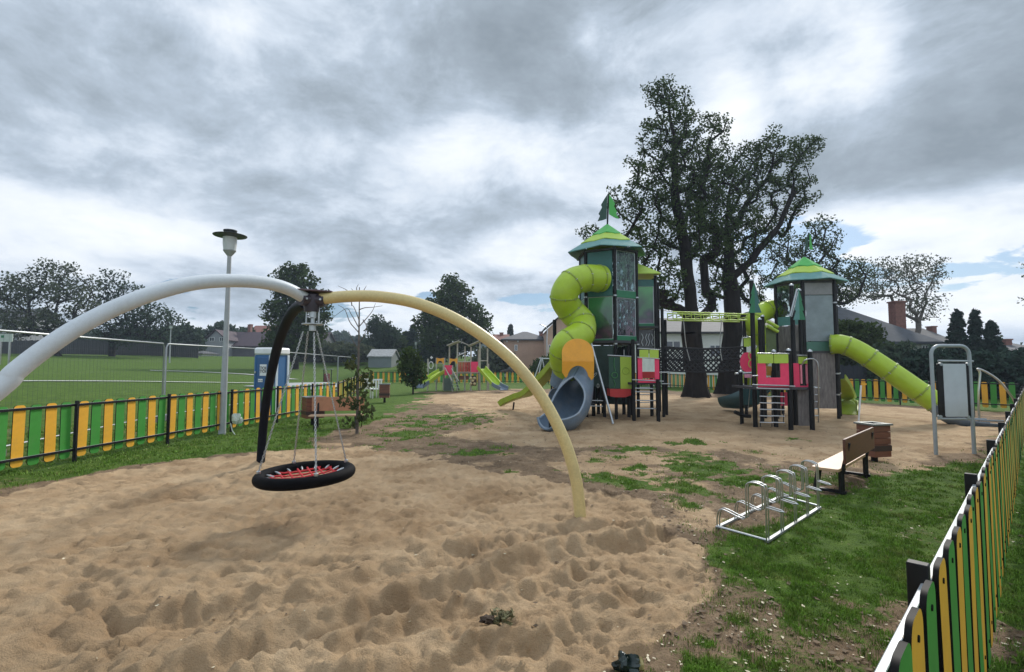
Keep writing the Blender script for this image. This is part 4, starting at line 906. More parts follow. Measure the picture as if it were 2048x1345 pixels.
# lower wooden fort in front
PX2 = [(1484, 848, 745), (1511, 853, 562), (1525, 843, 640), (1552, 853, 704), (1582, 859, 702), (1592, 851, 572), (1625, 860, 704), (1607, 846, 582), (1531, 836, 634), (1555, 836, 655)]
for x, yb, yt in PX2:
    q = gp(x, yb); zt3 = atd(x, yt, q.y).z; m = MB(); m.tube([Vector((q.x, q.y, -.2)), Vector((q.x, q.y, zt3))], .058 if yb > 850 else .05, 14); po = m.build('post', BLACK, pt2)
    m = MB(); m.lathe([(.06, 0), (.06, .02), (.04, .05), (.01, .062)], (q.x, q.y, zt3), 14); m.build('cap', CHROME, po)
YF = 12.55; YR = 12.40
upanel(1516, 1577, 727, 775, YF, pt2, PINK, .21, .24); flat(1533, 1543, 733, 752, YF+.9, 'inner_panel', M('amber_panel', (.5, .25, .04), .5), pt2)
flat(1516, 1546, 709, 727, YF-.03, 'awning_board', LIMEP, pt2); flat(1548, 1576, 709, 727, YF-.03, 'awning_board', LIMEP, pt2)
upanel(1588, 1624, 727, 776, YR+.3, pt2, PINK, .15, .05); flat(1597, 1609, 714, 728, YR+.27, 'awning_board', LIMEP, pt2); flat(1610, 1622, 714, 728, YR+.27, 'awning_board', LIMEP, pt2)
m = MB()
for x0, x1 in ((1602, 1604), (1613, 1615)): a = atd(x0, 768, YR+.25); b = atd(x1, 730, YR+.25); m.box(a.x, b.x, YR+.25, YR+.27, a.z, b.z)
m.build('window_frame', M('pink_trim', (.75, .25, .32), .4), pt2)
bar(1514, 707, 1578, 708, YF-.03, .016, parent=pt2); bar(1594, 711, 1622, 712, YR+.25, .014, parent=pt2); bar(1504, 752, 1516, 752, YF, .018, parent=pt2); bar(1505, 770, 1577, 772, YF-.03, .018, parent=pt2)
bar(1513, 777, 1578, 779, YF-.05, .018, parent=pt2); bar(1578, 773, 1590, 773, YF-.05, .018, parent=pt2); bar(1622, 774, 1640, 776, YR+.25, .014, parent=pt2)
a = atd(1516, 780, YF); b = atd(1625, 780, YF); m = MB(); m.box(a.x, b.x, YF+.02, YF+1.5, a.z, a.z+.06); m.build('deck', MATS['deck_board'], pt2)
flat(1597, 1620, 779, 852, YR+.35, 'wall_panel', BARK, pt2, label='stone patterned board under the pink window')
flat(1544, 1559, 742, 826, YF+.9, 'wall_panel', M('charcoal_panel', (.018, .018, .02), .5), pt2); flat(1561, 1576, 785, 812, YF+.9, 'inner_panel', PINK, pt2)
for k, (x0, x1) in enumerate(((1521, 1544), (1545, 1567))):
    m = MB()
    for x in (x0, x1): m.tube([atd(x, 780, YF), atd(x, 846+8*(k == 0), YF)], .012, 6)
    m.build('rope', ROPE, pt2)
    for j in range(5): y = 793+j*13; bar(x0-2, y, x1+2, y+1, YF, .015, 'rung', STEEL, pt2)
# grab arch on the right and its rungs
m = MB(); m.tube(catmull([atd(1604, 730, 12.5), atd(1610, 721, 12.4), atd(1622, 718, 12.4), atd(1632, 722, 12.4), atd(1636, 735, 12.4), atd(1637, 790, 12.5), atd(1637, 845, 12.7)], 6), .017, 8); m.build('grab_arch', CHROME, pt2)
for j in range(5): bar(1629, 776+j*14, 1637, 776+j*14, 12.6, .014, 'rung', CHROME, pt2)
# fir shaped boards
def fir(cx, yb, yt, w, Y, dark, mid):
    q = atd(cx, yb, Y); h = atd(cx, yt, Y).z-q.z; wm = w*Y/1000
    for sg, mt in ((-1, mid), (1, dark)): treeflag(pt2, q, (1, 0, 0), h, wm, mt, sg)
fir(1510, 626, 566, 13, 12.8, TEALP, GREENP); fir(1599, 640, 578, 12, 12.9, GREENP, TEALL)
m = MB(); m.tube([atd(1580, 633, 12.5), atd(1594, 578, 12.5)], .02, 6); m.tube([atd(1583, 634, 12.5), atd(1596, 584, 12.5)], .012, 6); m.build('bracket', CHROME, pt2)
# far left porch: lime boards, pink round panel, white rail, talk seat
flat(1488, 1498, 675, 694, 15.0, 'awning_board', LIMEP, pt2); flat(1499, 1509, 674, 693, 15.0, 'awning_board', LIMEP, pt2); bar(1487, 676, 1510, 673, 14.97, .014, parent=pt2)
m = MB(); q = atd(1495, 735, 15.0); m.prism([(.22*cos(a)*(1), .30*sin(a)) for a in [2*pi*k/20 for k in range(20)]], q+Vector((0, 0, .15)), (1, 0, 0), (0, 0, 1), .02); m.build('round_panel', PINK, pt2)
for yy in (712, 728): c2 = atd(1504, yy, 14.9); m = MB(); m.tube([c2+Vector((.10*cos(a), 0, .12*sin(a))) for a in [2*pi*k/20 for k in range(20)]], .014, 6, closed=True); m.build('ring_trim', LIMEP, pt2)
bar(1470, 748, 1504, 746, 14.2, .03, parent=pt2); flat(1489, 1503, 749, 756, 14.1, 'sill_board', M('pale_pink_panel', (.75, .3, .4), .5), pt2)
m = MB(); m.tube([atd(1501, 750, 13.9), atd(1500, 775, 13.9), atd(1496, 820, 13.9)], .012, 6); m.build('hanging_rope', MATS['pale_rope'], pt2)
q = atd(1490, 830, 13.6); m = MB(); m.tube(catmull([q+Vector((-.28, 0, .08)), q+Vector((-.15, 0, .02)), q+Vector((0, 0, -.03)), q+Vector((.15, 0, -.04))], 5), .05, 8); m.build('rubber_seat', BLACK, pt2)
flat(1484, 1516, 778, 810, 14.6, 'wall_panel', MATS['dark_teal_slide'], pt2)
# lattice of lime and green roofing behind the small tower
for k in range(2): bar(1534, 643+k*9, 1556, 655+k*9, 14.6, .05, 'side_roof', LIMEP, pt2)
flat(1533, 1551, 656, 705, 14.7, 'wall_panel', M('olive_panel', (.10, .14, .05), .5), pt2)
# ------------------------------------------------------------------ trees
BKD = M('dark_tree_bark', (.022, .019, .017), .95, var=.4, spec=.1, bump=.8, bscale=9, scale=5, stretch=(1, 1, .25)); BKL = M('grey_tree_bark', (.12, .10, .085), .9, var=.3, bump=.5, bscale=20)
def grow(root, pts, seed, trunk_top=None, bend=.12, lowcut=0.0):
    """skeleton joining every clump point to the trunk; returns nodes, parents"""
    rg = np.random.default_rng(seed); nodes = [np.array(root, float)]; par = [-1]
    if trunk_top is not None:
        for T in trunk_top:
            last = len(nodes)-1 if T[0] < 0 else T[0]; A = nodes[last]; B = np.array(T[1], float); k = max(2, int(np.linalg.norm(B-A)/.6))
            for j in range(1, k+1): nodes.append(A+(B-A)*j/k+rg.normal(0, bend*.5, 3)*(j < k)); par.append(last if j == 1 else len(nodes)-2)
    base = np.array(nodes[1] if len(nodes) > 1 else root); P = np.array(pts); order = np.argsort(np.linalg.norm((P-base)*np.array([1, 1, .8]), axis=1)); ends = []
    for i in order:
        p = P[i]; Nn = np.array(nodes); d = Nn-p; c = np.sqrt((d**2).sum(1))+np.maximum(d[:, 2]+.25*np.hypot(d[:, 0], d[:, 1]), 0)*1.2+.12*np.linalg.norm(Nn-base, axis=1)
        c = c+8.0*(Nn[:, 2] < root[2]+lowcut)
        j = int(np.argmin(c)); A = Nn[j]; L = np.linalg.norm(p-A); k = max(1, int(L/.8))
        for q in range(1, k+1):
            f = q/k; mid = A+(p-A)*f; mid[2] -= .10*L*sin(pi*f)*(1 if rg.random() < .6 else -.5); mid += rg.normal(0, bend*min(L, 1.5)*.35, 3)*(q < k); nodes.append(mid); par.append(j if q == 1 else len(nodes)-2)
        ends.append(len(nodes)-1)
    return np.array(nodes), np.array(par), ends
def skeleton_mesh(name, nodes, par, r0, rmin, mat, parent, sides=6, expo=.5):
    n = len(nodes); cnt = np.zeros(n); ch = np.zeros(n, int)
    for i in range(n-1, 0, -1):
        if cnt[i] == 0: cnt[i] = 1
        cnt[par[i]] += cnt[i]
    R = r0*(cnt/cnt[0])**expo; R = np.maximum(R, rmin); V = []; Fc = []
    ring = np.array([[cos(2*pi*k/sides), sin(2*pi*k/sides)] for k in range(sides)])
    for i in range(1, n):
        a, b = nodes[par[i]], nodes[i]; t = b-a; L = np.linalg.norm(t)
        if L < 1e-5: continue
        t = t/L; u = np.cross(t, [0, 0, 1.0] if abs(t[2]) < .9 else [1.0, 0, 0]); u /= np.linalg.norm(u); v = np.cross(t, u); ra = min(R[par[i]], R[i]*1.35); rb = R[i]; q = len(V)*sides
        V.append(a-t*ra*.3+(u*ring[:, :1]+v*ring[:, 1:])*ra); V.append(b+(u*ring[:, :1]+v*ring[:, 1:])*rb)
        for k in range(sides): k2 = (k+1) % sides; Fc.append((q+k, q+k2, q+sides+k2, q+sides+k))
    return fastmesh(name, np.concatenate(V), Fc, mat, parent, smooth=True)
def leaves(name, pts, per, sig, size, mat, parent, seed, droop=.0, wind=(0, 0), flat=.8, elong=1.5):
    rg = np.random.default_rng(seed); P = np.asarray(pts); n = len(P)*per; c = np.repeat(P, per, 0); r = rg.normal(0, 1, (n, 3)); r /= np.linalg.norm(r, axis=1)[:, None]
    c = c+r*(rg.random(n)**.45)[:, None]*np.array([sig, sig, sig*flat]); a = rg.normal(0, 1, (n, 3)); a[:, 0] += wind[0]; a[:, 1] += wind[1]; a[:, 2] -= droop; a /= np.linalg.norm(a, axis=1)[:, None]
    b = rg.normal(0, 1, (n, 3)); b -= a*(a*b).sum(1)[:, None]; b /= np.linalg.norm(b, axis=1)[:, None]; s = size*(.6+.8*rg.random(n))[:, None]; nb = np.cross(a, b)*s*.25
    V = np.stack([c-a*s*elong*.5, c+b*s*.5+nb, c+a*s*elong*.5, c-b*s*.5+nb], 1).reshape(-1, 3); k = np.arange(n)*4
    return fastmesh(name, V, np.stack([k, k+1, k+2, k+3], 1), mat, parent)
def lobes_pts(lobes, n, seed, mind=.0):
    """points spread through ellipsoids (cx,cy,cz,rx,ry,rz,weight), thicker towards their skins"""
    rg = np.random.default_rng(seed); w = np.array([l[6] if len(l) > 6 else l[3]*l[5] for l in lobes], float); w /= w.sum(); idx = rg.choice(len(lobes), n*3, p=w); out = []
    for i in idx:
        l = lobes[i]; d = rg.normal(0, 1, 3); d /= np.linalg.norm(d); r = rg.random()**.42; p = np.array(l[:3])+d*r*np.array(l[3:6])
        if mind and out and np.min(((np.array(out)-p)**2).sum(1)) < mind*mind: continue
        out.append(p)
        if len(out) >= n: break
    return out
def L_(px, py, rx, ry, Y, dd=0, w=None):       # a crown lobe: centre seen at px,py, radii in the same units, at distance Y
    p = atd(px, py, Y+dd); return (p.x, p.y, p.z, rx*Y/1000, max(rx, ry)*Y/1000*.7, ry*Y/1000)+((w,) if w else ())
def tree(name, label, base, lobes, ncl, per, sig, size, lm, r0, seed, cat='tree', limbs=None, bark=BKD, mind=0, group='trees round the playground', rmin=.02, wind=(0, 0), droop=.3, expo=.5, trunkh=None):
    root = thing(name, label, cat, base, group); pts = lobes_pts(lobes, ncl, seed, mind)
    if limbs is None:
        cz = min(l[2] for l in lobes); limbs = [(-1, (base[0]+(lobes[0][0]-base[0])*.5, base[1], base[2]+max(1.0, (cz-base[2])*.75) if trunkh is None else trunkh))]
    nodes, par, ends = grow((base[0], base[1], base[2]-.2), pts, seed, limbs, lowcut=.22*(max(l[2]+l[5] for l in lobes)-base[2]))
    skeleton_mesh('trunk', nodes, par, r0, rmin, bark, root, expo=expo)
    leaves('crown', pts, per, sig, size, lm, root, seed+1, droop, wind)
    return root
LMD = leafmat('dark_green_foliage', (.028, .050, .018), (.080, .115, .040)); LMM = leafmat('mid_green_foliage', (.022, .042, .014), (.075, .105, .030))
LMB = leafmat('bluish_far_foliage', (.028, .052, .036), (.080, .11, .068)); LMG = leafmat('grey_green_foliage', (.05, .065, .045), (.13, .15, .09)); LMY = leafmat('yellowing_foliage', (.06, .075, .03), (.14, .14, .06))
LMC = leafmat('dark_conifer_needles', (.016, .034, .028), (.045, .072, .052), .1)

# two big old trees behind the rope bridge
B1 = gp(1392, 794); B1 = (B1.x, B1.y, 0); Y1 = B1[1]
lb = [L_(1340, 260, 60, 90, Y1), L_(1330, 190, 22, 35, Y1, 0, 6), L_(1395, 270, 42, 40, Y1), L_(1320, 360, 75, 80, Y1), L_(1270, 400, 52, 42, Y1, 0), L_(1345, 450, 85, 80, Y1), L_(1390, 350, 80, 75, Y1, 1), L_(1290, 480, 55, 60, Y1), L_(1330, 560, 50, 45, Y1, -1), L_(1415, 450, 60, 90, Y1, 1), L_(1180, 470, 26, 14, Y1, 1, 5), L_(1260, 525, 35, 40, Y1, 1), L_(1335, 600, 40, 22, Y1, -1), L_(1425, 600, 30, 24, Y1, 1), L_(1300, 180, 10, 18, Y1, 0, 3), L_(1440, 250, 14, 20, Y1, 0, 3)]
def A3(px, py, Y): p = atd(px, py, Y); return (p.x, p.y, p.z)
lim1 = [(-1, A3(1386, 700, Y1)), (-1, A3(1382, 610, Y1)), (-1, A3(1372, 520, Y1)), (-1, A3(1352, 410, Y1)), (-1, A3(1348, 300, Y1)), (-1, A3(1338, 200, Y1))]
n0 = int(np.linalg.norm(np.array(A3(1386, 700, Y1))-np.array([B1[0], B1[1], -.2]))/.6)
t1 = tree('broadleaf_tree', 'tallest tree with a thick dark trunk rising behind the rope bridge', B1, lb, 430, 64, .42, .092, LMD, .50, 21, limbs=lim1, mind=.48, wind=(.8, 0), expo=.62)
def skirt(root, c, r, h, seed):     # root flare
    m = MB(); rgx = random.Random(seed); n = 18; V = []; Fc = []; ws = [1+.28*sin(k*2.1+seed)+.12*rgx.random() for k in range(n)]
    for j in range(6):
        f = j/5; rr = r*(1+.45*(1-f)**2.5)
        for k in range(n): a = 2*pi*k/n; q = rr*(1+(ws[k]-1)*(1-f)); V.append((c[0]+cos(a)*q, c[1]+sin(a)*q, c[2]-.1+h*f))
    for j in range(5):
        for k in range(n): k2 = (k+1) % n; Fc.append((j*n+k, j*n+k2, (j+1)*n+k2, (j+1)*n+k))
    m.add(V, Fc); m.build('trunk_base', BKD, root, ang=80)
skirt(t1, B1, .47, 1.6, 1)
B2 = gp(1456, 788); B2 = (B2.x, B2.y, 0); Y2 = B2[1]
lb = [L_(1455, 380, 75, 70, Y2), L_(1500, 350, 60, 60, Y2), L_(1545, 290, 45, 32, Y2, -1), L_(1600, 300, 46, 32, Y2), L_(1630, 290, 20, 16, Y2, 0, 4), L_(1575, 350, 55, 55, Y2), L_(1600, 400, 36, 34, Y2, 0), L_(1470, 470, 70, 75, Y2), L_(1540, 440, 55, 45, Y2, 1), L_(1430, 560, 36, 46, Y2), L_(1500, 560, 32, 36, Y2, 1), L_(1440, 310, 45, 35, Y2, 1), L_(1510, 300, 40, 20, Y2, 0, 5), L_(1515, 610, 36, 22, Y2, 1)]
lim2 = [(-1, A3(1462, 690, Y2)), (-1, A3(1464, 600, Y2)), (-1, A3(1458, 560, Y2))]
t2 = None
root = np.array([B2[0], B2[1], -.2])
tmp, tp_, _e = grow(tuple(root), [np.array(A3(1458, 559, Y2))], 5, lim2); fork = len(tmp)-2
lim2 += [(-1, A3(1453, 470, Y2)), (-1, A3(1462, 370, Y2)), (fork, A3(1505, 520, Y2-.3)), (-1, A3(1560, 450, Y2-.5)), (-1, A3(1596, 350, Y2-.5))]
t2 = tree('broadleaf_tree', 'forked tree with a long limb leaning right, second trunk behind the rope bridge', B2, lb, 360, 56, .42, .092, LMD, .50, 33, limbs=lim2, mind=.48, wind=(.8, 0), expo=.62)
skirt(t2, B2, .47, 1.8, 2)

def T(name, label, px, Y, lobes, ncl, per, sig, size, lm, r0, seed, **k):
    x = (px-CXP)/F*Y; z = gz(x, Y); return tree(name, label, (x, Y, z), [L_(a, b, c, d, Y) for a, b, c, d in lobes], ncl, per, sig, size, lm, r0, seed, **k)
T('broadleaf_tree', 'lighter leafy tree directly behind the right play tower', 1655, 40, [(1610, 520, 60, 45), (1640, 470, 36, 38), (1580, 560, 50, 40), (1690, 560, 45, 40), (1560, 500, 36, 34), (1690, 540, 45, 30), (1650, 600, 60, 30)], 200, 44, .7, .12, LMM, .30, 41, mind=.6)
T('sparse_tree', 'thin leaved autumn tree behind the dark roof with the chimney', 1815, 46, [(1765, 560, 50, 38), (1830, 550, 48, 40), (1870, 535, 28, 28), (1735, 580, 50, 28), (1840, 610, 48, 34), (1790, 540, 50, 26)], 260, 15, .6, .13, LMG, .22, 43, mind=.5, bark=BKL, expo=.5, rmin=.018, limbs=[(-1, A3(1830, 690, 46)), (-1, A3(1843, 630, 46)), (-1, A3(1855, 580, 46)), (-1, A3(1872, 540, 46))])
T('sparse_tree', 'few bare twigs reaching in at the right edge of the view', 2095, 40, [(2062, 545, 24, 22), (2062, 600, 18, 14), (2095, 560, 30, 40)], 30, 12, .6, .14, LMG, .16, 44, bark=BKL)
T('broadleaf_tree', 'wide spreading tree at the far left, behind the white swing leg', 120, 62, [(60, 580, 62, 36), (110, 545, 45, 22), (150, 585, 46, 34), (20, 600, 40, 36), (90, 640, 70, 26), (170, 620, 30, 30), (30, 650, 40, 30)], 230, 26, .9, .22, LMG, .35, 51, mind=.8)
T('broadleaf_tree', 'ragged tree second from the far left above the white swing leg', 225, 68, [(225, 565, 26, 26), (255, 600, 40, 30), (290, 640, 45, 40), (215, 620, 36, 40), (320, 650, 40, 40), (250, 660, 60, 34)], 230, 28, .9, .22, LMB, .4, 52, mind=.8)
T('broadleaf_tree', 'round bushy tree behind the lamp post to the right of it', 592, 58, [(590, 570, 46, 40), (570, 620, 45, 40), (620, 630, 40, 40), (590, 670, 60, 44), (560, 690, 40, 24), (635, 600, 20, 20)], 270, 46, .8, .24, LMD, .4, 53, mind=.65)
T('broadleaf_tree', 'big oval tree behind the small wooden climbing frame', 905, 62, [(905, 585, 34, 32), (900, 620, 52, 40), (945, 640, 32, 40), (870, 650, 40, 34), (905, 675, 70, 36), (850, 635, 20, 14), (960, 665, 22, 26)], 290, 46, .8, .24, LMD, .4, 54, mind=.65)
T('birch_tree', 'feathery birch left of the far conifers', 760, 72, [(757, 655, 18, 18), (770, 670, 26, 20), (755, 690, 30, 18)], 90, 60, .9, .26, LMB, .22, 55, mind=.5)
for i, (px, yt, w, Y, yb, lab) in enumerate([(785, 662, 26, 76, 725, 'short dark bushy tree right of the birch, behind the shed'), (860, 680, 36, 70, 728, 'low dark tree behind the round shrub and far lamp'), (985, 700, 44, 56, 745, 'brownish leafy bush behind the right slide of the small climbing frame'), (1100, 715, 34, 48, 752, 'dark round bush behind the A shaped swing frame'),
                             (365, 655, 40, 84, 700, 'low dark tree beside the far house with the pale gable'), (440, 650, 26, 96, 690, 'treetop showing over the pale gabled house'), (650, 690, 50, 70, 715, 'grey green bush mass to the right of the blue cabin'), (700, 695, 40, 66, 720, 'pale olive bush left of the grey shed'),
                             (1710, 640, 60, 30, 760, 'dark leafy tree in front of the right house wall'), (1790, 690, 55, 27, 770, 'tall hedge like shrub before the chimney house'), (1870, 700, 60, 25, 775, 'deep blue green shrub behind the white board'), (1975, 705, 70, 24, 790, 'wide dark shrub right of the board, below the conifers'),
                             (1530, 690, 40, 45, 770, 'dark shrub between the second big trunk and the right tower'), (1255, 660, 30, 52, 750, 'dark bush behind the annexe of the left tower'), (2040, 700, 50, 27, 790, 'dark shrub at the far right edge beneath the grey roof')]):
    h = (yb-yt)/2; T('leafy_shrub', lab, px, Y, [(px, yt+h, w, h), (px-w*.5, yb-h*.6, w*.6, h*.6), (px+w*.5, yb-h*.6, w*.6, h*.6)], 110, 70, .012*Y+.15, .0042*Y+.05, [LMD, LMB, LMG, LMD, LMB, LMB, LMG, LMG, LMM, LMB, LMC, LMC, LMD, LMD, LMC][i], .14, 60+i, cat='shrub', mind=.012*Y, trunkh=None, group='shrubs and low trees beyond the fences')
def conifer(label, px, Y, yt, yb, wpx, seed, lm=LMC, name='conifer_tree', tiers=18):
    rg = np.random.default_rng(seed); x = (px-CXP)/F*Y; z0 = gz(x, Y); zt = atd(px, yt, Y).z; R = wpx*Y/1000; root = thing(name, label, 'conifer', (x, Y, z0), 'conifers beyond the fences'); m = MB(); m.tube([(x, Y, z0-.1), (x, Y, zt-.3)], [.16, .03], 8); pts = []
    for i in range(tiers):
        f = (i+.5)/tiers; z = z0+.6+(zt-z0-.7)*f; rr = R*(1-f)**.85+.10; nb = int(6+9*(1-f))
        for k in range(nb):
            a = rg.random()*2*pi; L = rr*(.75+.4*rg.random()); e = (x+cos(a)*L, Y+sin(a)*L, z-.12*L+rg.normal(0, .08)); m.tube([(x, Y, z), e], [.03, .008], 4)
            for q in range(5): g = .25+.75*(q+.5)/5; pts.append((x+cos(a)*L*g, Y+sin(a)*L*g, z+(e[2]-z)*g-.05))
    pts.append((x, Y, zt-.1)); m.build('trunk', BKD, root)
    leaves('crown', pts, 16, .15 if Y < 50 else .3, .10 if Y < 50 else .22, lm, root, seed+3, 1.0, (0, 0), .5, 2.2); return root
for a in [('left of three conifers above the white exercise board', 1918, 30, 618, 780, 27, 1), ('middle conifer of the three above the board, slimmer than its neighbours', 1953, 31, 618, 780, 18, 2), ('right conifer of the three above the board, leaning to the fence', 1985, 29, 640, 785, 28, 3),
          ('small pointed conifer above the roof of the peach house', 1021, 95, 650, 735, 9, 4), ('pointed conifer behind the far lamp, left of the big oval tree', 826, 80, 650, 725, 16, 5), ('short conifer right of the birch tree', 793, 84, 668, 725, 12, 6),
          ('conifer beside the big oval tree, over the round shrub', 862, 78, 655, 725, 16, 7), ('low conifer far behind the shed', 812, 82, 664, 725, 13, 8)]: conifer(*a)
# shrubby sapling with bare top beside the basket swing, round shrub, foreground weed
SX, SY_ = gp(714, 868).x, gp(714, 868).y
sp = thing('sapling_tree', 'young tree with a bare twiggy top and dark leaves low down, beside the left bench', 'sapling', (SX, SY_, 0)); m = MB()
def tw(P, r0, r1): Q = catmull([atd(x, y, SY_+d) for x, y, d in P], 5); m.tube(Q, list(np.linspace(r0, r1, len(Q))), 6)
m.tube(catmull([Vector((SX, SY_, -.1)), atd(716, 760, SY_), atd(718, 660, SY_), atd(719, 575, SY_)], 8), list(np.linspace(.04, .009, 25)), 8)
for P in ([(717, 665, 0), (700, 645, -.1), (690, 620, -.2), (676, 610, -.3)], [(717, 655, 0), (703, 630, .1), (692, 618, .2), (660, 640, .3)], [(717, 655, 0), (735, 635, .1), (745, 622, .2), (751, 607, .2)], [(718, 640, 0), (708, 615, .1), (704, 612, .1)], [(718, 620, 0), (730, 616, -.1), (745, 615, -.1), (765, 612, -.2)],
          [(718, 600, 0), (709, 585, 0), (702, 577, 0)], [(718, 598, 0), (727, 582, 0), (733, 572, 0)], [(719, 590, 0), (713, 578, 0), (717, 569, 0)], [(704, 612, 0), (698, 585, .1), (676, 572, .1)], [(726, 640, 0), (733, 655, .1), (725, 680, .1)], [(717, 690, 0), (728, 672, -.1), (740, 662, -.1)], [(717, 700, 0), (705, 680, -.1), (697, 662, -.1)]): tw(P, .013, .004)
m.build('trunk', BKL, sp)
pts = []
for x, y, rx, ry, n in ((705, 760, 24, 22, 10), (700, 800, 28, 26, 12), (722, 820, 24, 26, 12), (735, 770, 12, 30, 6), (700, 735, 10, 16, 5), (690, 850, 16, 8, 3)):
    for k in range(n): a = random.random()*2*pi; r = random.random()**.5; pts.append(tuple(atd(x+rx*r*cos(a), y+ry*r*sin(a), SY_+random.uniform(-.3, .3))))
leaves('foliage', pts, 6, .13, .085, leafmat('broad_dull_leaf', (.03, .045, .018), (.09, .10, .04)), sp, 91, .8, (0, 0), 1, 1.4)
q = gp(826, 789); rs = thing('round_shrub', 'small round dense shrub tree on a thin stem left of the wooden climbing frame', 'shrub', (q.x, q.y, 0)); m = MB(); m.tube([(q.x, q.y, -.1), (q.x, q.y, 1.2)], .05, 8); m.build('stem', BKD, rs)
leaves('crown', lobes_pts([L_(824, 738, 24, 28, q.y), L_(820, 712, 14, 16, q.y), L_(828, 755, 22, 16, q.y)], 90, 5, .2), 20, .36, .13, LMM, rs, 92, .2)
q = gp(985, 1248); wz = h1(q.x, q.y); wd = thing('weed_clump', 'uprooted weed with a dark soil clod lying on the sand in front of the swing', 'weed', (q.x, q.y, wz)); m = MB(); n = 14; V = []; Fc = []
for j in range(9):
    for k in range(n): a = 2*pi*k/n; f = sin(pi*j/8); rr = .033*f*(1+.35*sin(k*1.7+j*2.3)+.2*cos(k*3.1)); V.append((q.x-.03+cos(a)*rr*1.3, q.y+sin(a)*rr, wz+.008+.026*(1-cos(pi*j/8))*.8))
for j in range(8):
    for k in range(n): k2 = (k+1) % n; Fc.append((j*n+k, j*n+k2, (j+1)*n+k2, (j+1)*n+k))
m.add(V, Fc); m.build('soil_clod', M('dark_soil', (.05, .032, .02), .95, var=.5, scale=50, bump=1), wd, ang=60)
leaves('leaves', [(q.x+random.uniform(-.0, .12), q.y+random.uniform(-.02, .08), wz+random.uniform(.005, .06)) for _ in range(20)], 16, .028, .012, M('dry_weed', (.16, .15, .07), .8, var=.5), wd, 93, 0, (0, 0), .7, 3)

# forest ridge on the horizon
rg = np.random.default_rng(77); pts = []
for i in range(900):
    px = rg.uniform(610, 860); Y = rg.uniform(170, 200); top = np.interp(px, [600, 650, 700, 740, 860], [668, 672, 678, 690, 700])+rg.normal(0, 2.2); py = rg.uniform(top, 722); pts.append(tuple(atd(px, py, Y)))
fo = leaves('forest', pts, 60, 1.9, 1.0, LMB, None, 78, 0, (0, 0), 1.2, 1.3); tag(fo, 'low dark forest ridge on the horizon between the blue cabin and the shed', 'forest'); fo['kind'] = 'stuff'
pts = []
for i in range(700):
    px = rg.uniform(-150, 560); Y = rg.uniform(105, 120); top = np.interp(px, [-150, 60, 200, 330, 400, 560], [672, 676, 672, 668, 666, 676])+rg.normal(0, 3); py = rg.uniform(top, 712); pts.append(tuple(atd(px, py, Y)))
fo = leaves('tree_belt', pts, 60, 1.5, .7, LMB, None, 79, 0, (0, 0), 1.2, 1.3); tag(fo, 'dark belt of far trees closing off the left field', 'trees'); fo['kind'] = 'stuff'
pts = []
for i in range(260):
    px = rg.uniform(1480, 2150); Y = rg.uniform(50, 58); top = 700+rg.normal(0, 6); py = rg.uniform(top, 775); pts.append(tuple(atd(px, py, Y)))
fo = leaves('hedge', pts, 60, .9, .34, LMD, None, 80, 0, (0, 0), 1.2, 1.3); tag(fo, 'dark overgrown hedge closing off the gardens on the right', 'hedge'); fo['kind'] = 'stuff'

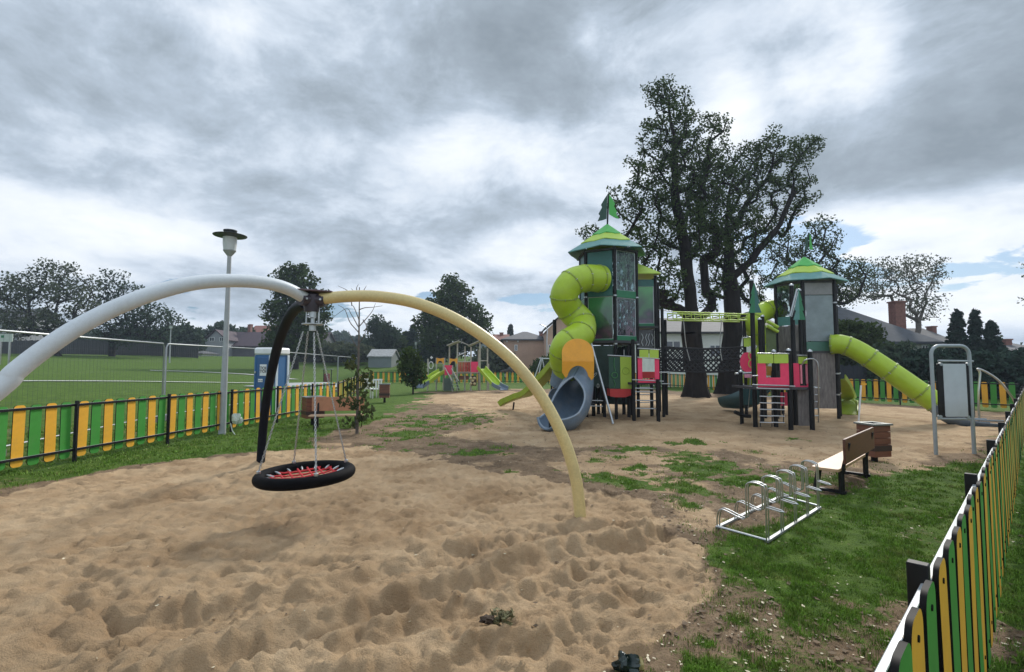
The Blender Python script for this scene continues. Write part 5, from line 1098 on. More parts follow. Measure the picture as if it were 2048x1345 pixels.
# ------------------------------------------------------------------ houses
def wallmat(n, c): return M(n, c, .85, var=.12, scale=.8, bump=.15, bscale=20)
RFG = M('grey_roof', (.075, .078, .085), .8, var=.25, scale=3); RFR = M('dull_red_roof', (.16, .055, .04), .8, var=.3, scale=2); RFD = M('plum_roof', (.055, .035, .045), .8, var=.2, scale=2)
def house(name, label, pxl, pxr, yeave, yridge, Y, depth, wall, roofm, kind='gable_x', yaw=0, wins=(), chim=(), over=.35, door=None, cat='house', group='houses beyond the playground'):
    xl, xr = (pxl-CXP)/F*Y, (pxr-CXP)/F*Y; zb = min(gz(xl, Y), gz(xr, Y))-.5; cx = (xl+xr)/2; w = (xr-xl)/2; ze = atd((pxl+pxr)/2, yeave, Y).z; zr = atd((pxl+pxr)/2, yridge, Y+(depth/2 if kind != 'gable_y' else 0)).z
    fr = Fr((cx, Y, 0), yaw); root = thing(name, label, cat, (cx, Y, zb+.5), group); m = MB(); m.box(-w, w, 0, depth, zb, ze, fr); wl_ = m.build('wall', wall, root, ang=0); m = MB(); o = over
    if kind == 'gable_x':      # ridge runs left to right
        V = [fr(-w-o, -o, ze), fr(w+o, -o, ze), fr(w+o, depth/2, zr), fr(-w-o, depth/2, zr), fr(-w-o, depth+o, ze), fr(w+o, depth+o, ze)]
        m.add(V+[v+Vector((0, 0, .14)) for v in V], [(0, 3, 2, 1), (3, 4, 5, 2), (6, 7, 8, 9), (9, 8, 11, 10), (0, 1, 7, 6), (4, 10, 11, 5), (0, 6, 9, 3), (3, 9, 10, 4), (1, 2, 8, 7), (2, 5, 11, 8)]); 
        for s in (-1, 1): g = MB(); g.add([fr(s*w, y, z) for y, z in ((0, ze), (depth, ze), (depth/2, zr-.05))], [(0, 1, 2)]); g.build('gable', wall, root, ang=0)
    elif kind == 'gable_y':    # gable faces the playground
        V = [fr(-w-o, -o, ze), fr(0, -o, zr), fr(w+o, -o, ze), fr(-w-o, depth+o, ze), fr(0, depth+o, zr), fr(w+o, depth+o, ze)]
        m.add(V+[v+Vector((0, 0, .14)) for v in V], [(0, 1, 4, 3), (1, 2, 5, 4), (6, 9, 10, 7), (7, 10, 11, 8), (0, 6, 7, 1), (1, 7, 8, 2), (0, 3, 9, 6), (2, 8, 11, 5), (3, 4, 10, 9), (4, 5, 11, 10)]); 
        for y in (0, depth): g = MB(); g.add([fr(x, y, z) for x, z in ((-w, ze), (w, ze), (0, zr-.05))], [(0, 1, 2)]); g.build('gable', wall, root, ang=0)
    else:                      # hipped
        k = min(w, depth/2)*.9; V = [fr(-w-o, -o, ze), fr(w+o, -o, ze), fr(w+o, depth+o, ze), fr(-w-o, depth+o, ze), fr(-w+k, depth/2, zr), fr(w-k, depth/2, zr)]
        m.add(V+[v-Vector((0, 0, .15)) for v in V[:4]], [(0, 1, 5, 4), (1, 2, 5), (2, 3, 4, 5), (3, 0, 4), (9, 8, 7, 6), (0, 6, 7, 1), (1, 7, 8, 2), (2, 8, 9, 3), (3, 9, 6, 0)])
    rf = m.build('roof', roofm, root, ang=0)
    for wx, wy0, wy1, ww in wins:      # window centre px, top and bottom py, width px
        a = atd(wx-ww/2, wy1, Y); b = atd(wx+ww/2, wy0, Y); x0, x1 = a.x-cx, b.x-cx; m = MB(); t_ = .07
        for bb in ((x0, x1, a.z, a.z+t_), (x0, x1, b.z-t_, b.z), (x0, x0+t_, a.z+t_, b.z-t_), (x1-t_, x1, a.z+t_, b.z-t_), ((x0+x1)/2-t_/2, (x0+x1)/2+t_/2, a.z+t_, b.z-t_)): m.box(bb[0], bb[1], -.05, -.002, bb[2], bb[3], fr)
        f = m.build('window', WHITEP, root, ang=0); m = MB(); m.box(x0+t_, x1-t_, -.03, -.004, a.z+t_, b.z-t_, fr); m.build('pane', DGLASS, f, ang=0)
    for px, yt, yb, wp, dep in chim:
        a = atd(px-wp/2, yb, Y+dep); b = atd(px+wp/2, yt, Y+dep); m = MB(); fr2 = Fr((0, 0, 0)); m.box(a.x, b.x, Y+dep-.35, Y+dep+.35, a.z-1.2, b.z, fr2); m.box(a.x-.06, b.x+.06, Y+dep-.41, Y+dep+.41, b.z, b.z+.1, fr2); m.build('chimney', M('brick_chimney', (.20, .09, .07), .85, var=.3, scale=6), rf, ang=0)
    return root
WPE = wallmat('peach_render', (.52, .34, .25)); WWH = wallmat('white_render', (.80, .81, .77)); WGR = wallmat('grey_render', (.30, .31, .33)); WBL = wallmat('pale_blue_render', (.36, .42, .43)); WDK = wallmat('dark_plank_wall', (.04, .042, .045)); WCR = wallmat('cream_render', (.50, .50, .44))
house('gabled_house', 'grey house with a pale gable and two small attic windows left of the lamp post', 410, 452, 682, 661, 90, 9, WGR, RFD, 'gable_y', wins=[(424, 675, 683, 10), (443, 675, 683, 8)])
house('long_house', 'long low house with a plum dark roof behind the blue cabin', 449, 640, 694, 666, 92, 9, wallmat('dim_wall', (.10, .10, .11)), RFD, 'gable_x', chim=[(500, 651, 668, 6, 5)])
house('gabled_house', 'dull red roofed house rising over the long low house', 492, 560, 668, 653, 108, 9, WGR, RFR, 'gable_x', chim=[(502, 650, 664, 5, 4)])
house('garage', 'small white garage with a flat top left of the pale gabled house', 378, 404, 707, 702, 80, 4, WWH, RFG, 'hip', cat='garage')
house('gabled_house', 'pale grey house behind the spreading tree at the far left edge', -60, 34, 648, 620, 75, 8, WGR, RFG, 'gable_x')
house('garden_shed', 'grey green garden shed with a weathered roof beyond the far fence', 737, 783, 715, 701, 62, 4, wallmat('grey_green_boards', (.17, .20, .20)), M('weathered_sheet_roof', (.28, .29, .29), .7, var=.4, scale=4), 'gable_x', cat='shed', over=.15)
house('hipped_house', 'peach coloured house with a hipped grey roof left of the winding tube', 1007, 1096, 679, 664, 64, 9, WPE, RFG, 'hip', wins=[(1032, 690, 702, 6), (1014, 681, 685, 3), (1036, 681, 685, 3)], chim=[(1082, 665, 672, 7, 4.5)])
house('gabled_house', 'small brick red roofed house left of the peach house', 988, 1014, 682, 671, 74, 7, wallmat('brick_wall', (.20, .09, .07)), RFR, 'gable_x', chim=[(1003, 667, 676, 7, 3)])
house('gabled_house', 'steep grey roofed house half hidden behind the winding tube', 1094, 1150, 660, 632, 58, 9, WPE, RFG, 'gable_y', wins=[(1101, 690, 705, 8)])
house('tall_house', 'pale blue grey gabled house behind the small climbing frame', 958, 978, 692, 684, 58, 6, WBL, RFG, 'gable_y', wins=[(970, 697, 702, 5), (967, 716, 722, 5)])
house('white_bungalow', 'white walled bungalow behind the rope bridge and the big trunks', 1322, 1580, 668, 640, 37, 8, WWH, RFG, 'gable_x', wins=[(1346, 682, 700, 30), (1430, 690, 715, 22)])
house('chimney_house', 'large dark roofed house with a tall brick chimney at the right', 1655, 1868, 684, 611, 33, 10, WCR, M('dark_slate_roof', (.045, .052, .062), .75, var=.25, scale=3), 'hip', chim=[(1794, 606, 650, 18, 3.2)], wins=[(1700, 728, 750, 40), (1745, 700, 720, 20), (1850, 690, 720, 12)])
house('gabled_house', 'house with a pale wall showing right of the chimney house', 1850, 1905, 688, 660, 44, 7, WCR, RFG, 'gable_x', chim=[(1863, 655, 668, 8, 3)])
house('gabled_house', 'grey roofed house at the right edge with a red brick chimney', 2000, 2110, 710, 688, 38, 8, WCR, RFG, 'gable_x', chim=[(2010, 681, 700, 11, 3)], wins=[(2022, 716, 726, 18)])
# dark board fences at the back of the field
def plankfence(label, A, B, h, mat, n):
    root = thing('board_fence', label, 'fence', (A[0], A[1], gz(*A))); m = MB()
    for k in range(n):
        f0, f1 = k/n, (k+.92)/n; a = (A[0]+(B[0]-A[0])*f0, A[1]+(B[1]-A[1])*f0); b = (A[0]+(B[0]-A[0])*f1, A[1]+(B[1]-A[1])*f1); z = gz(*a)+.05; hh = h+.04*((k*7) % 3); m.beam(Vector((*a, z+hh/2)), Vector((*b, z+hh/2)), .03, hh)
    m.build('boards', mat, root, ang=0)
    for k in range(0, n+1, 12): a = (A[0]+(B[0]-A[0])*k/n, A[1]+(B[1]-A[1])*k/n+.08); m = MB(); m.box(a[0]-.06, a[0]+.06, a[1]-.05, a[1]+.05, gz(*a)-.3, gz(*a)+h+.1); m.build('post', mat, root, ang=0)
wx = lambda px, Y: (px-CXP)/F*Y
plankfence('long dark board fence along the far side of the left field', (wx(-60, 74), 74), (wx(395, 74), 74), 2.1, WDK, 120)
plankfence('dark board fence behind the pale grass right of the blue cabin', (wx(560, 70), 70), (wx(735, 70), 70), 1.3, WDK, 60)
plankfence('dark board fence behind the two big trunks', (wx(1330, 41.5), 41.5), (wx(1640, 41.5), 41.5), .55, WDK, 90)
plankfence('dark board fence under the chimney house', (wx(1560, 27), 27), (wx(2080, 27), 27), 1.5, wallmat('blue_black_boards', (.025, .03, .04)), 100)
# ------------------------------------------------------------------ street furniture
def lamp(name, label, base, h, r=.055, lean=0):
    x, y, z = base; t = thing(name, label, 'street lamp', base, 'park lamps'); m = MB(); m.tube([(x, y, z-.2), (x+lean*h*.5, y, z+h*.5), (x+lean*(h-.62), y, z+h-.62)], [r*1.45, r*1.05, r*.8], 16); m.build('pole', M('grey_lamp_paint', (.34, .36, .37), .45, var=.1), t)
    c = Vector((x+lean*(h-.6), y, z+h-.62)); m = MB(); m.lathe([(.03, -.02), (.06, .02), (.14, .13), (.14, .15)], c, 20); m.build('lamp_collar', MATS['grey_lamp_paint'], t)
    m = MB(); m.lathe([(.135, .15), (.15, .28), (.155, .47)], c, 20); m.build('lamp_glass', M('milky_lamp_glass', (.55, .58, .58), .3, var=.08), t)
    m = MB(); m.lathe([(.155, .46), (.36, .49), (.37, .505), (.20, .54), (.10, .55), (.10, .60), (.15, .605), (.15, .63)], c, 28); m.build('lamp_shade', M('dark_lamp_shade', (.05, .055, .06), .5), t); return t
b = gp(444, 868); top = atd(461, 462, b.y); lamp('street_lamp', 'tall grey lamp post with a disc shade standing by the left fence', (b.x, b.y, 0), top.z, .056, (top.x-b.x)/top.z)
for px, yt, Y, lab in ((340, 649, 60, 'distant lamp with a pale head on the left field, right of the ragged tree'), (832, 682, 62, 'distant lamp with a white head over the round shrub')): x = wx(px, Y); z = gz(x, Y); lamp('street_lamp', lab, (x, Y, z), atd(px, yt, Y).z-z, .06)
x = wx(1094, 50); t = thing('road_lamp', 'thin road lamp with a slanting arm above the steep grey roof', 'street lamp', (x, 50, 0)); m = MB(); m.tube(catmull([(x, 50, 0), (x, 50, 4.0), atd(1094, 658, 50), atd(1083, 650, 50)], 6), .05, 8); m.build('pole', STEEL, t); m = MB(); m.beam(atd(1083, 650, 50), atd(1079, 649, 50), .12, .06); m.build('lamp_head', STEEL, t)

# portable toilet
fr = Fr((wx(511, 16.0), 16.0, gz(-8.2, 16)), radians(-8)); fr.c *= .70; fr.s *= .70; zt_ = atd(540, 703, 16).z-fr.o.z; tp = thing('portable_toilet', 'blue portable toilet with white roof and white corner posts behind the left fence', 'portable toilet', fr.o)
m = MB(); m.box(0, .98, 0, 1.05, .05, zt_-.10, fr); m.build('wall', BLUEP, tp, bevel=.02)
m = MB(); m.prism(rrect(1.12, 1.16, .12, .50, .52, 6), fr(0, 0, zt_+.0), (fr.c, fr.s, 0), (-fr.s, fr.c, 0), .24); m.build('roof', WHITEP, tp, bevel=.06, ang=50)
WB = M('white_corner_plastic', (.55, .62, .68), .5, var=.08)
for x in (.985,):
    for y in (.02, .90): m = MB(); m.box(x, x+.05, y, y+.16, .05, zt_-.12, fr); m.build('corner_post', WB, tp, bevel=.01)
m = MB(); m.box(.70, .80, -.05, -.005, .1, zt_-.13, fr); m.build('door_edge', WB, tp, bevel=.01); m = MB(); m.box(.90, .98, -.05, -.005, .1, zt_-.13, fr); m.build('door_edge', WB, tp, bevel=.01)
m = MB(); m.box(.12, .66, -.035, -.002, .12, zt_-.2, fr); dr = m.build('door', M('deep_blue_door', (.03, .10, .24), .45, var=.1), tp, bevel=.02)
m = MB(); m.box(-.012, .06, -.03, .0, .1, zt_-.15, fr); m.build('door_edge', BLUEP, tp, bevel=.01); m = MB(); m.box(.01, .09, -.07, -.04, 1.30, 1.36, fr); m.build('door_handle', CHROME, tp)
m = MB(); m.box(.27, .60, -.045, -.037, zt_-.78, zt_-.42, fr); sgn = m.build('sign_plate', WHITEP, dr); m = MB(); m.box(.20, .42, -.045, -.037, zt_-.98, zt_-.88, fr); m.build('sign_plate', WHITEP, dr)
def text(s_, loc, size, rot, mat, parent):
    c = bpy.data.curves.new('lettering', 'FONT'); c.body = s_; c.size = size; c.align_x = 'CENTER'; c.space_line = .8; c.extrude = .002; c.offset = size*.015; c.materials.append(mat); o = bpy.data.objects.new('lettering', c); C.objects.link(o); o.rotation_euler = rot; o.parent = parent; q = parent; off = Vector((0, 0, 0))
    while q is not None: off += q.location; q = q.parent
    bpy.context.view_layer.update(); me = bpy.data.meshes.new_from_object(o.evaluated_get(bpy.context.evaluated_depsgraph_get())); o2 = bpy.data.objects.new('lettering', me); C.objects.link(o2)
    o2.rotation_euler = rot; o2.parent = parent; o2.location = Vector(loc)-off; bpy.data.objects.remove(o); o2['stuff_text'] = 0; del o2['stuff_text']; return o2
text('TOI\nTOI', fr(.435, -.052, zt_-.58), .13, (pi/2, 0, fr.yaw), BLACK, dr)
text('TOI TOI', fr(.31, -.049, zt_-.95), .04, (pi/2, 0, fr.yaw), BLACK, dr)

# wire mesh site fence
WFM = M('zinc_wire', (.32, .34, .35), .4, .6, var=.1); WFD = M('dull_thin_wire', (.10, .11, .115), .7, var=.1)
THK = .0015
wp = [(-170, 652, 7.1), (-20, 660, 8.4), (331, 688, 13.6), (512, 698, 18.6), (576, 705, 23), (676, 713, 30), (715, 716, 33.5)]
for i in range(len(wp)-1):
    A = atd(*wp[i]); B = atd(*wp[i+1]); d = (B-A); d.normalize(); A2 = A+d*.05; B2 = B-d*.05; za, zb_ = gz(A.x, A.y), gz(B.x, B.y)
    root = thing('mesh_fence_panel', ['grey wire mesh fence panel beyond the left fence at the far left edge', 'nearest long wire mesh panel under the white swing leg', 'wire mesh panel between the thin double post and the blue cabin', 'wire mesh panel behind the blue cabin', 'wire mesh panel behind the basket swing chains', 'farthest wire mesh panel beside the bare sapling'][i], 'mesh fence', (A.x, A.y, za), 'wire mesh panels beyond the left fence')
    r_ = .021; m = MB(); P = [Vector((A2.x, A2.y, za+.03)), A2-Vector((0, 0, .1)), A2+d*.06, B2-d*.06, B2-Vector((0, 0, .1)), Vector((B2.x, B2.y, zb_+.03))]; m.tube(P, r_, 8); m.tube([P[0]+Vector((0, 0, .12)), P[-1]+Vector((0, 0, .12))], r_*.8, 8); m.build('frame', WFM, root)
    m = MB(); L = (B2-A2).length; nv = int(L/.11)
    for k in range(1, nv):
        f = k/nv; a = A2.lerp(B2, f); z0 = za+(zb_-za)*f+.15; m.tube([(a.x, a.y, z0), (a.x, a.y, a.z)], THK, 3, cap=False)
    for k in range(1, 8):
        f = k/8; m.tube([(A2.x, A2.y, za+.15+(A2.z-za-.15)*f), (B2.x, B2.y, zb_+.15+(B2.z-zb_-.15)*f)], .0007, 3, cap=False)
    m.build('wire_mesh', WFD, root, ang=0)
    m = MB(); fr = Fr((A.x, A.y, za), 0); m.box(-.1, .1, -.3, .3, -.02, .13, fr); m.build('foot_block', M('grey_foot_block', (.2, .2, .2), .9), root)

# benches
def bench(label, fr, L=1.5, sh=.30, dp=.34, bh=.33, seatm=PALEW, backm=BROWNW):
    """seat runs along local x, back at local y=0 side, seat towards +y"""
    t = thing('park_bench', label, 'bench', fr.o, 'wooden park benches'); m = MB()
    m.prism(rrect(L, dp, .04, 0, dp/2+.02, 5), fr(0, 0, sh), (fr.c, fr.s, 0), (-fr.s, fr.c, 0), .035); m.build('seat', seatm, t, bevel=.004)
    m = MB(); m.beam(fr(-L/2, -.045, sh+.09+bh/2), fr(L/2, -.045, sh+.09+bh/2), .03, bh, (0, .0, 1)); m.build('backrest', backm, t, bevel=.005)
    for x in (-L/2+.16, L/2-.16):
        m = MB(); m.beam(fr(x, dp-.03, sh-.02), fr(x, dp+.02, .0), .05, .05); m.build('leg', BLACK, t, bevel=.004)
        m = MB(); m.beam(fr(x, .03, -.02), fr(x, .03, sh), .05, .05); m.build('leg', BLACK, t, bevel=.004); m = MB(); m.beam(fr(x, .02, sh-.04), fr(x, -.065, sh+bh+.03), .045, .035); m.build('back_support', BLACK, t, bevel=.004)
        m = MB(); m.beam(fr(x, -.02, .03), fr(x, dp+.03, .03), .05, .035); m.build('foot_bar', BLACK, t)
    return t
# right bench: near end seat corner at (1690,945), far end at (1757,918); the seat faces left
pa = gp(1687, 993); pb = gp(1738, 955); d = (pb-pa).normalized(); yaw = atan2(d.y, d.x)
pl = gp(1655, 985); dl = (pl-pa).length
fr = Fr(pa+d*.76+Vector((0, 0, h1(pa.x, pa.y)*.5)), yaw); bench('wooden bench with a dark red back and pale seat beside the bike rack', fr, 1.7, .31, max(.30, dl*.95), .30, PALEW, M('red_brown_back_wood', (.11, .040, .022), .4, var=.25, scale=4, stretch=(2, 1, 8)))
# left bench faces the camera side
q = gp(655, 858); bench('wooden bench by the left fence behind the sapling, back to the fence', Fr((q.x+.15, q.y+.3, 0), radians(190)), 1.3, .33, .36, .36, PALEW, M('warm_plywood_back', (.42, .19, .10), .5, var=.15))
# bins
def bin_(label, c, w, h, yaw, leg=.15, group='wooden litter bins'):
    fr = Fr((c[0], c[1], 0), yaw); t = thing('litter_bin', label, 'litter bin', (c[0], c[1], 0), group); m = MB(); n = 4
    for i, (x0, x1, y0, y1) in enumerate(((-w/2, w/2, -w/2, -w/2+.02), (-w/2, w/2, w/2-.02, w/2), (-w/2, -w/2+.02, -w/2+.021, w/2-.021), (w/2-.02, w/2, -w/2+.021, w/2-.021))):
        k = 5
        for j in range(k): z0 = leg+(h-leg)*j/k; m.box(x0, x1, y0, y1, z0+.004, leg+(h-leg)*(j+1)/k-.004, fr)
    m.build('boards', BROWNW, t, ang=0)
    for z in (leg+.10,): m = MB(); m.box(-w/2-.008, w/2+.008, -w/2-.008, w/2+.008, z, z+.09, fr); m.build('dark_band', M('dark_stained_band', (.04, .022, .018), .6), t)
    m = MB(); g = .11; e = w/2+.03
    m.box(-e, e, -e, -g, h, h+.03, fr); m.box(-e, e, g, e, h, h+.03, fr); m.box(-e, -g, -g, g, h, h+.03, fr); m.box(g, e, -g, g, h, h+.03, fr); m.build('lid', M('dull_metal_lid', (.17, .18, .17), .5, .3), t, bevel=.003)
    m = MB(); m.box(-w/2+.03, w/2-.03, -w/2+.03, w/2-.03, leg+.02, h-.08, fr); m.build('liner', BLACK, t); m = MB(); m.tube([fr(0, 0, -.1), fr(0, 0, leg+.03)], .05, 10); m.build('post', BLACK, t)
q = gp(1752, 926); bin_('square wooden litter bin behind the near bench on the right', (q.x+.12, q.y+.2), .33, .60, radians(12), .08)
q = gp(625, 851); bin_('square wooden litter bin beside the left bench', (q.x, q.y), .46, .74, radians(38), .20)
q = gp(769, 806); bin_('small red wooden litter bin near the far corner by the round shrub', (q.x, q.y), .42, .78, radians(10), .22)

# bike rack: five stations, alternately high and low, on two base rails
c00 = gp(1533, 1087); c10 = gp(1640, 1018); c01 = gp(1434, 1060); c11 = gp(1562, 997)
bkr = thing('bike_rack', 'galvanised bike rack with five high and low wheel loops on the grass edge', 'bike rack', (c00+c11)/2)
up = Vector((0, 0, 1))
for z in (c00, c10, c01, c11): z.z = h1(z.x, z.y)*.4+.018
for a, b in ((c00, c10), (c01, c11)):
    m = MB(); m.beam(a, b, .036, .022); m.build('base_rail', M('dull_zinc_rail', (.30, .32, .33), .55, .5, var=.2, dirt=(.25, .2, .15), damt=.5), bkr, bevel=.003)
for a, b in ((c00, c01), (c10, c11)):
    m = MB(); m.tube([a+up*.012, b+up*.012], .012, 8); m.build('cross_rail', CHROME, bkr)
nst = 5
for i in range(nst):
    f = .02+.95*i/(nst-1); A = c00.lerp(c10, f); B = c01.lerp(c11, f); d = (B-A); L = d.length; d.normalize(); sd_ = (c10-c00).normalized(); m = MB(); hh = .50 if True else .3
    for s in (-.028, .028):       # tall loop standing on the near rail, running on into a low wheel cradle
        P = [A+d*.00, A+d*.0+up*(hh-.07), A+d*.035+up*(hh-.01), A+d*.11+up*hh, A+d*.165+up*(hh-.02), A+d*.18+up*(hh-.08), A+d*.18+up*(.20), A+d*.20+up*.155, A+d*.25+up*.15, A+d*(L*.86)+up*.185, A+d*(L*.96)+up*.16, B+d*.0+up*.08, B+up*.0]
        Q = [P[0]]
        Q = catmull(P, 5); m.tube([q+sd_*s for q in Q], .0072, 8)
    m.tube([A-d*.005-sd_*.028+up*.30, A-d*.12-sd_*.026+up*.29, A-d*.15+up*.285, A-d*.12+sd_*.026+up*.29, A-d*.005+sd_*.028+up*.30], .008, 6); m.build('wheel_loop', CHROME, bkr)

# exercise board on a tube frame
A = gp(1872, 905); B = gp(1949, 913); GT = M('grey_frame_paint', (.30, .34, .36), .4, var=.1, dirt=(.4, .4, .38), damt=.3); YB = (A.y+B.y)/2; A.y = B.y = YB; A.x = atd(1872, 905, YB).x; B.x = atd(1949, 913, YB).x
ex = thing('exercise_board', 'upright grey tube frame holding a black board with a white panel, far right', 'board', ((A.x+B.x)/2, YB, 0)); zt_ = atd(1910, 692, YB).z; w = B.x-A.x; r_ = .16
P = [Vector((A.x, YB, -.1)), Vector((A.x, YB, zt_-r_))]+[Vector((A.x+r_-r_*cos(a), YB, zt_-r_+r_*sin(a))) for a in [pi/2*k/6 for k in range(1, 7)]]+[Vector((B.x-r_+r_*sin(a), YB, zt_-r_+r_*cos(a))) for a in [pi/2*k/6 for k in range(0, 7)]]+[Vector((B.x, YB, -.1))]
m = MB(); m.tube(P, .031, 14); m.build('frame', GT, ex)
for y in (722, 838): m = MB(); m.tube([atd(1876, y, YB), atd(1946, y+1, YB)], .018, 10); m.build('crossbar', GT, ex)
flat(1878, 1944, 728, 835, YB, 'board', BLACK, ex, .02); flat(1891, 1931, 728, 834, YB-.016, 'white_panel', M('dull_white_panel', (.46, .50, .53), .5, var=.06), ex, .008)
for x, y in ((1883, 729), (1938, 729), (1882, 834), (1938, 835)): m = MB(); q = atd(x, y, YB-.02); m.tube([q, q+Vector((0, .05, 0))], .030, 12); m.build('clamp', GT, ex)
q = gp(1716, 851); t = thing('marker_post', 'thin white post with a small yellow cap standing in the far sand', 'post', (q.x, q.y, 0)); m = MB(); m.tube([(q.x, q.y, -.1), atd(1722, 771, q.y)], .022, 8); m.build('pole', WHITEP, t); q2 = atd(1727, 769, q.y); m = MB(); m.box(q2.x-.06, q2.x+.07, q2.y-.02, q2.y+.02, q2.z-.02, q2.z+.03); m.build('yellow_cap', YEL, t)
t = thing('arched_pole', 'slender grey arched pole curving down behind the right fence beside the board', 'play pole', (atd(1958, 800, 14).x, 14, 0)); m = MB(); m.tube(catmull([Vector((atd(1956, 800, 14).x, 14, -.1)), atd(1957, 790, 14), atd(1960, 748, 14), atd(1956, 738, 14), atd(1975, 746, 14), atd(1998, 762, 14), atd(2017, 785, 14), atd(2030, 806, 14), Vector((atd(2040, 830, 14).x, 14, -.1))], 6), .028, 10); m.build('pole', STEEL, t)

# plastic bag on the fence, rubbish at the bottom edge
def crumple(c, sx, sy, sz, seed, n=14):
    rgx = np.random.default_rng(seed); V = []; Fc = []
    for j in range(n+1):
        for k in range(n*2):
            th = pi*j/n; a = pi*k/n; q = 1+.28*sin(3.1*a+seed)*sin(2*th)+.2*cos(5.3*a+2*th)+rgx.normal(0, .06); V.append((c[0]+sx*q*sin(th)*cos(a), c[1]+sy*q*sin(th)*sin(a), c[2]+sz*q*cos(th)))
    for j in range(n):
        for k in range(n*2): k2 = (k+1) % (2*n); Fc.append((j*2*n+k, j*2*n+k2, (j+1)*2*n+k2, (j+1)*2*n+k))
    m = MB(); m.add(V, Fc); return m
q = atd(474, 838, 11.75); t = crumple((q.x, q.y, q.z), .11, .05, .10, 3).build('plastic_bag', M('thin_white_plastic', (.55, .60, .55), .5, var=.15), None, ang=25, loc=q); tag(t, 'white plastic bag caught on the left fence by the lamp post', 'plastic bag')
q = atd(462, 866, 11.6); m = MB(); m.tube(catmull([q+Vector((-.02, 0, .22)), q+Vector((.03, 0, .05)), q+Vector((.10, 0, -.05))], 6), .012, 5); m.build('handle', MATS['thin_white_plastic'], t)
q = gp(1255, 1338); z0 = h1(q.x, q.y); t = thing('rubbish_scrap', 'crumpled dark plastic scrap at the bottom edge between sand and grass', 'rubbish', (q.x, q.y, z0)); m = crumple((q.x, q.y, z0+.035), .065, .05, .042, 8); m.build('dark_bag', M('dark_green_film', (.012, .025, .022), .25, var=.5), t, ang=25); m = crumple((q.x+.065, q.y-.005, z0+.03), .022, .02, .035, 11, 8); m.build('yellow_scrap', M('pale_yellow_scrap', (.5, .42, .2), .6, var=.3), t, ang=25)

# ------------------------------------------------------------------ small wooden climbing frame
YP = 31.5
pf = thing('climbing_frame', 'small wooden climbing frame with two lime slides and two gabled roofs in the distance', 'climbing frame', (wx(930, YP), YP, 0)); PW = M('pale_grey_timber', (.42, .40, .34), .7, var=.15)
for x, yt, dy in ((856, 718, .2), (873, 716, 0), (889, 716, 0), (887, 716, 1), (899, 693, 1), (905, 731, -.9), (915, 686, 0), (930, 693, .2), (942, 694, 0), (960, 682, 0), (975, 697, .2), (977, 728, 1), (957, 700, 1.2)):
    a = atd(x, yt, YP+dy); m = MB(); m.tube([(a.x, a.y, -.1), a], .048, 8); m.build('post', PW, pf)
for xl, xc, xr, ya, ye in ((894, 917, 939, 683, 692), (936, 960, 982, 682, 693)):
    a, b, c = atd(xl, ye, YP), atd(xc, ya, YP), atd(xr, ye, YP); m = MB()
    for p, q in ((a, b), (b, c)): V = [p+Vector((0, -.2, 0)), q+Vector((0, -.2, 0)), q+Vector((0, 1.3, 0)), p+Vector((0, 1.3, 0))]; m.add(V+[v+Vector((0, 0, .05)) for v in V], [(0, 3, 2, 1), (4, 5, 6, 7), (0, 1, 5, 4), (1, 2, 6, 5), (2, 3, 7, 6), (3, 0, 4, 7)])
    m.build('roof', PW, pf)
def arcpanel(px0, px1, py0, py1, name, mat):
    a = atd(px0, py1, YP-.06); b = atd(px1, py0, YP-.06); w = b.x-a.x; h = b.z-a.z; m = MB(); pts = [(0, 0), (w*.15, 0)]+[(w/2-w*.33*cos(t_), h*.5*sin(t_)) for t_ in [pi*k/8 for k in range(9)]]+[(w, 0), (w, h), (w*.5, h*.85), (0, h)]
    m.prism(pts, a, (1, 0, 0), (0, 0, 1), .03); m.build(name, mat, pf)
arcpanel(873, 888, 716, 728, 'arch_board', ORANGE); arcpanel(899, 915, 717, 728, 'arch_board', ORANGE)
flat(889, 904, 731, 751, YP-.95, 'red_board', PINK, pf, .03); flat(942, 956, 724, 745, YP-.06, 'red_board', PINK, pf, .03)
for k in range(8): flat(917+k*3.1, 918.8+k*3.1, 725, 744, YP-.05, 'baluster', RED, pf, .03)
bar(916, 724, 942, 724, YP, .03, 'rail', PW, pf); bar(916, 745, 942, 745, YP, .03, 'rail', PW, pf); bar(873, 727, 889, 727, YP, .03, 'rail', PW, pf); bar(960, 722, 975, 722, YP, .03, 'rail', PW, pf)
flat(917, 938, 752, 760, YP+.3, 'bench_board', M('brown_board', (.22, .10, .07), .6), pf, .05)
a = atd(925, 746, YP); b = atd(873, 746, YP); c = atd(976, 746, YP); m = MB(); m.box(b.x, c.x, YP, YP+1.1, a.z-.06, a.z); m.build('deck', M('grey_deck', (.2, .19, .17), .7), pf)
for x, y in ((942, 757), (949, 757), (945.5, 762), (942, 768), (949, 768)): q = atd(x, y, YP-.1); m = MB(); m.lathe([(.02, -.09), (.085, -.05), (.10, 0), (.085, .05), (.02, .09)], q, 10); m.build('climbing_knob', M('cream_knob', (.62, .52, .30), .5), pf)
flat(941, 953, 752, 772, YP, 'knob_board', M('dark_brown_board', (.07, .035, .025), .6), pf, .03)
q = atd(862, 731, YP+.2); m = MB(); m.tube([q+Vector((.14*cos(t_), 0, .22*sin(t_))) for t_ in [2*pi*k/20 for k in range(20)]], .022, 6, closed=True); m.build('white_ring', WHITEP, pf)
q = atd(863, 715.5, YP+.2); m = MB(); m.prism([(0, .1), (-.1, 0), (0, -.1), (.1, 0)], q, (1, 0, 0), (0, 0, 1), .02); m.build('white_marker', WHITEP, pf)
m = MB(); m.tube([atd(917, 711, YP), atd(933, 704, YP)], .03, 6); m.build('bracket', WHITEP, pf)
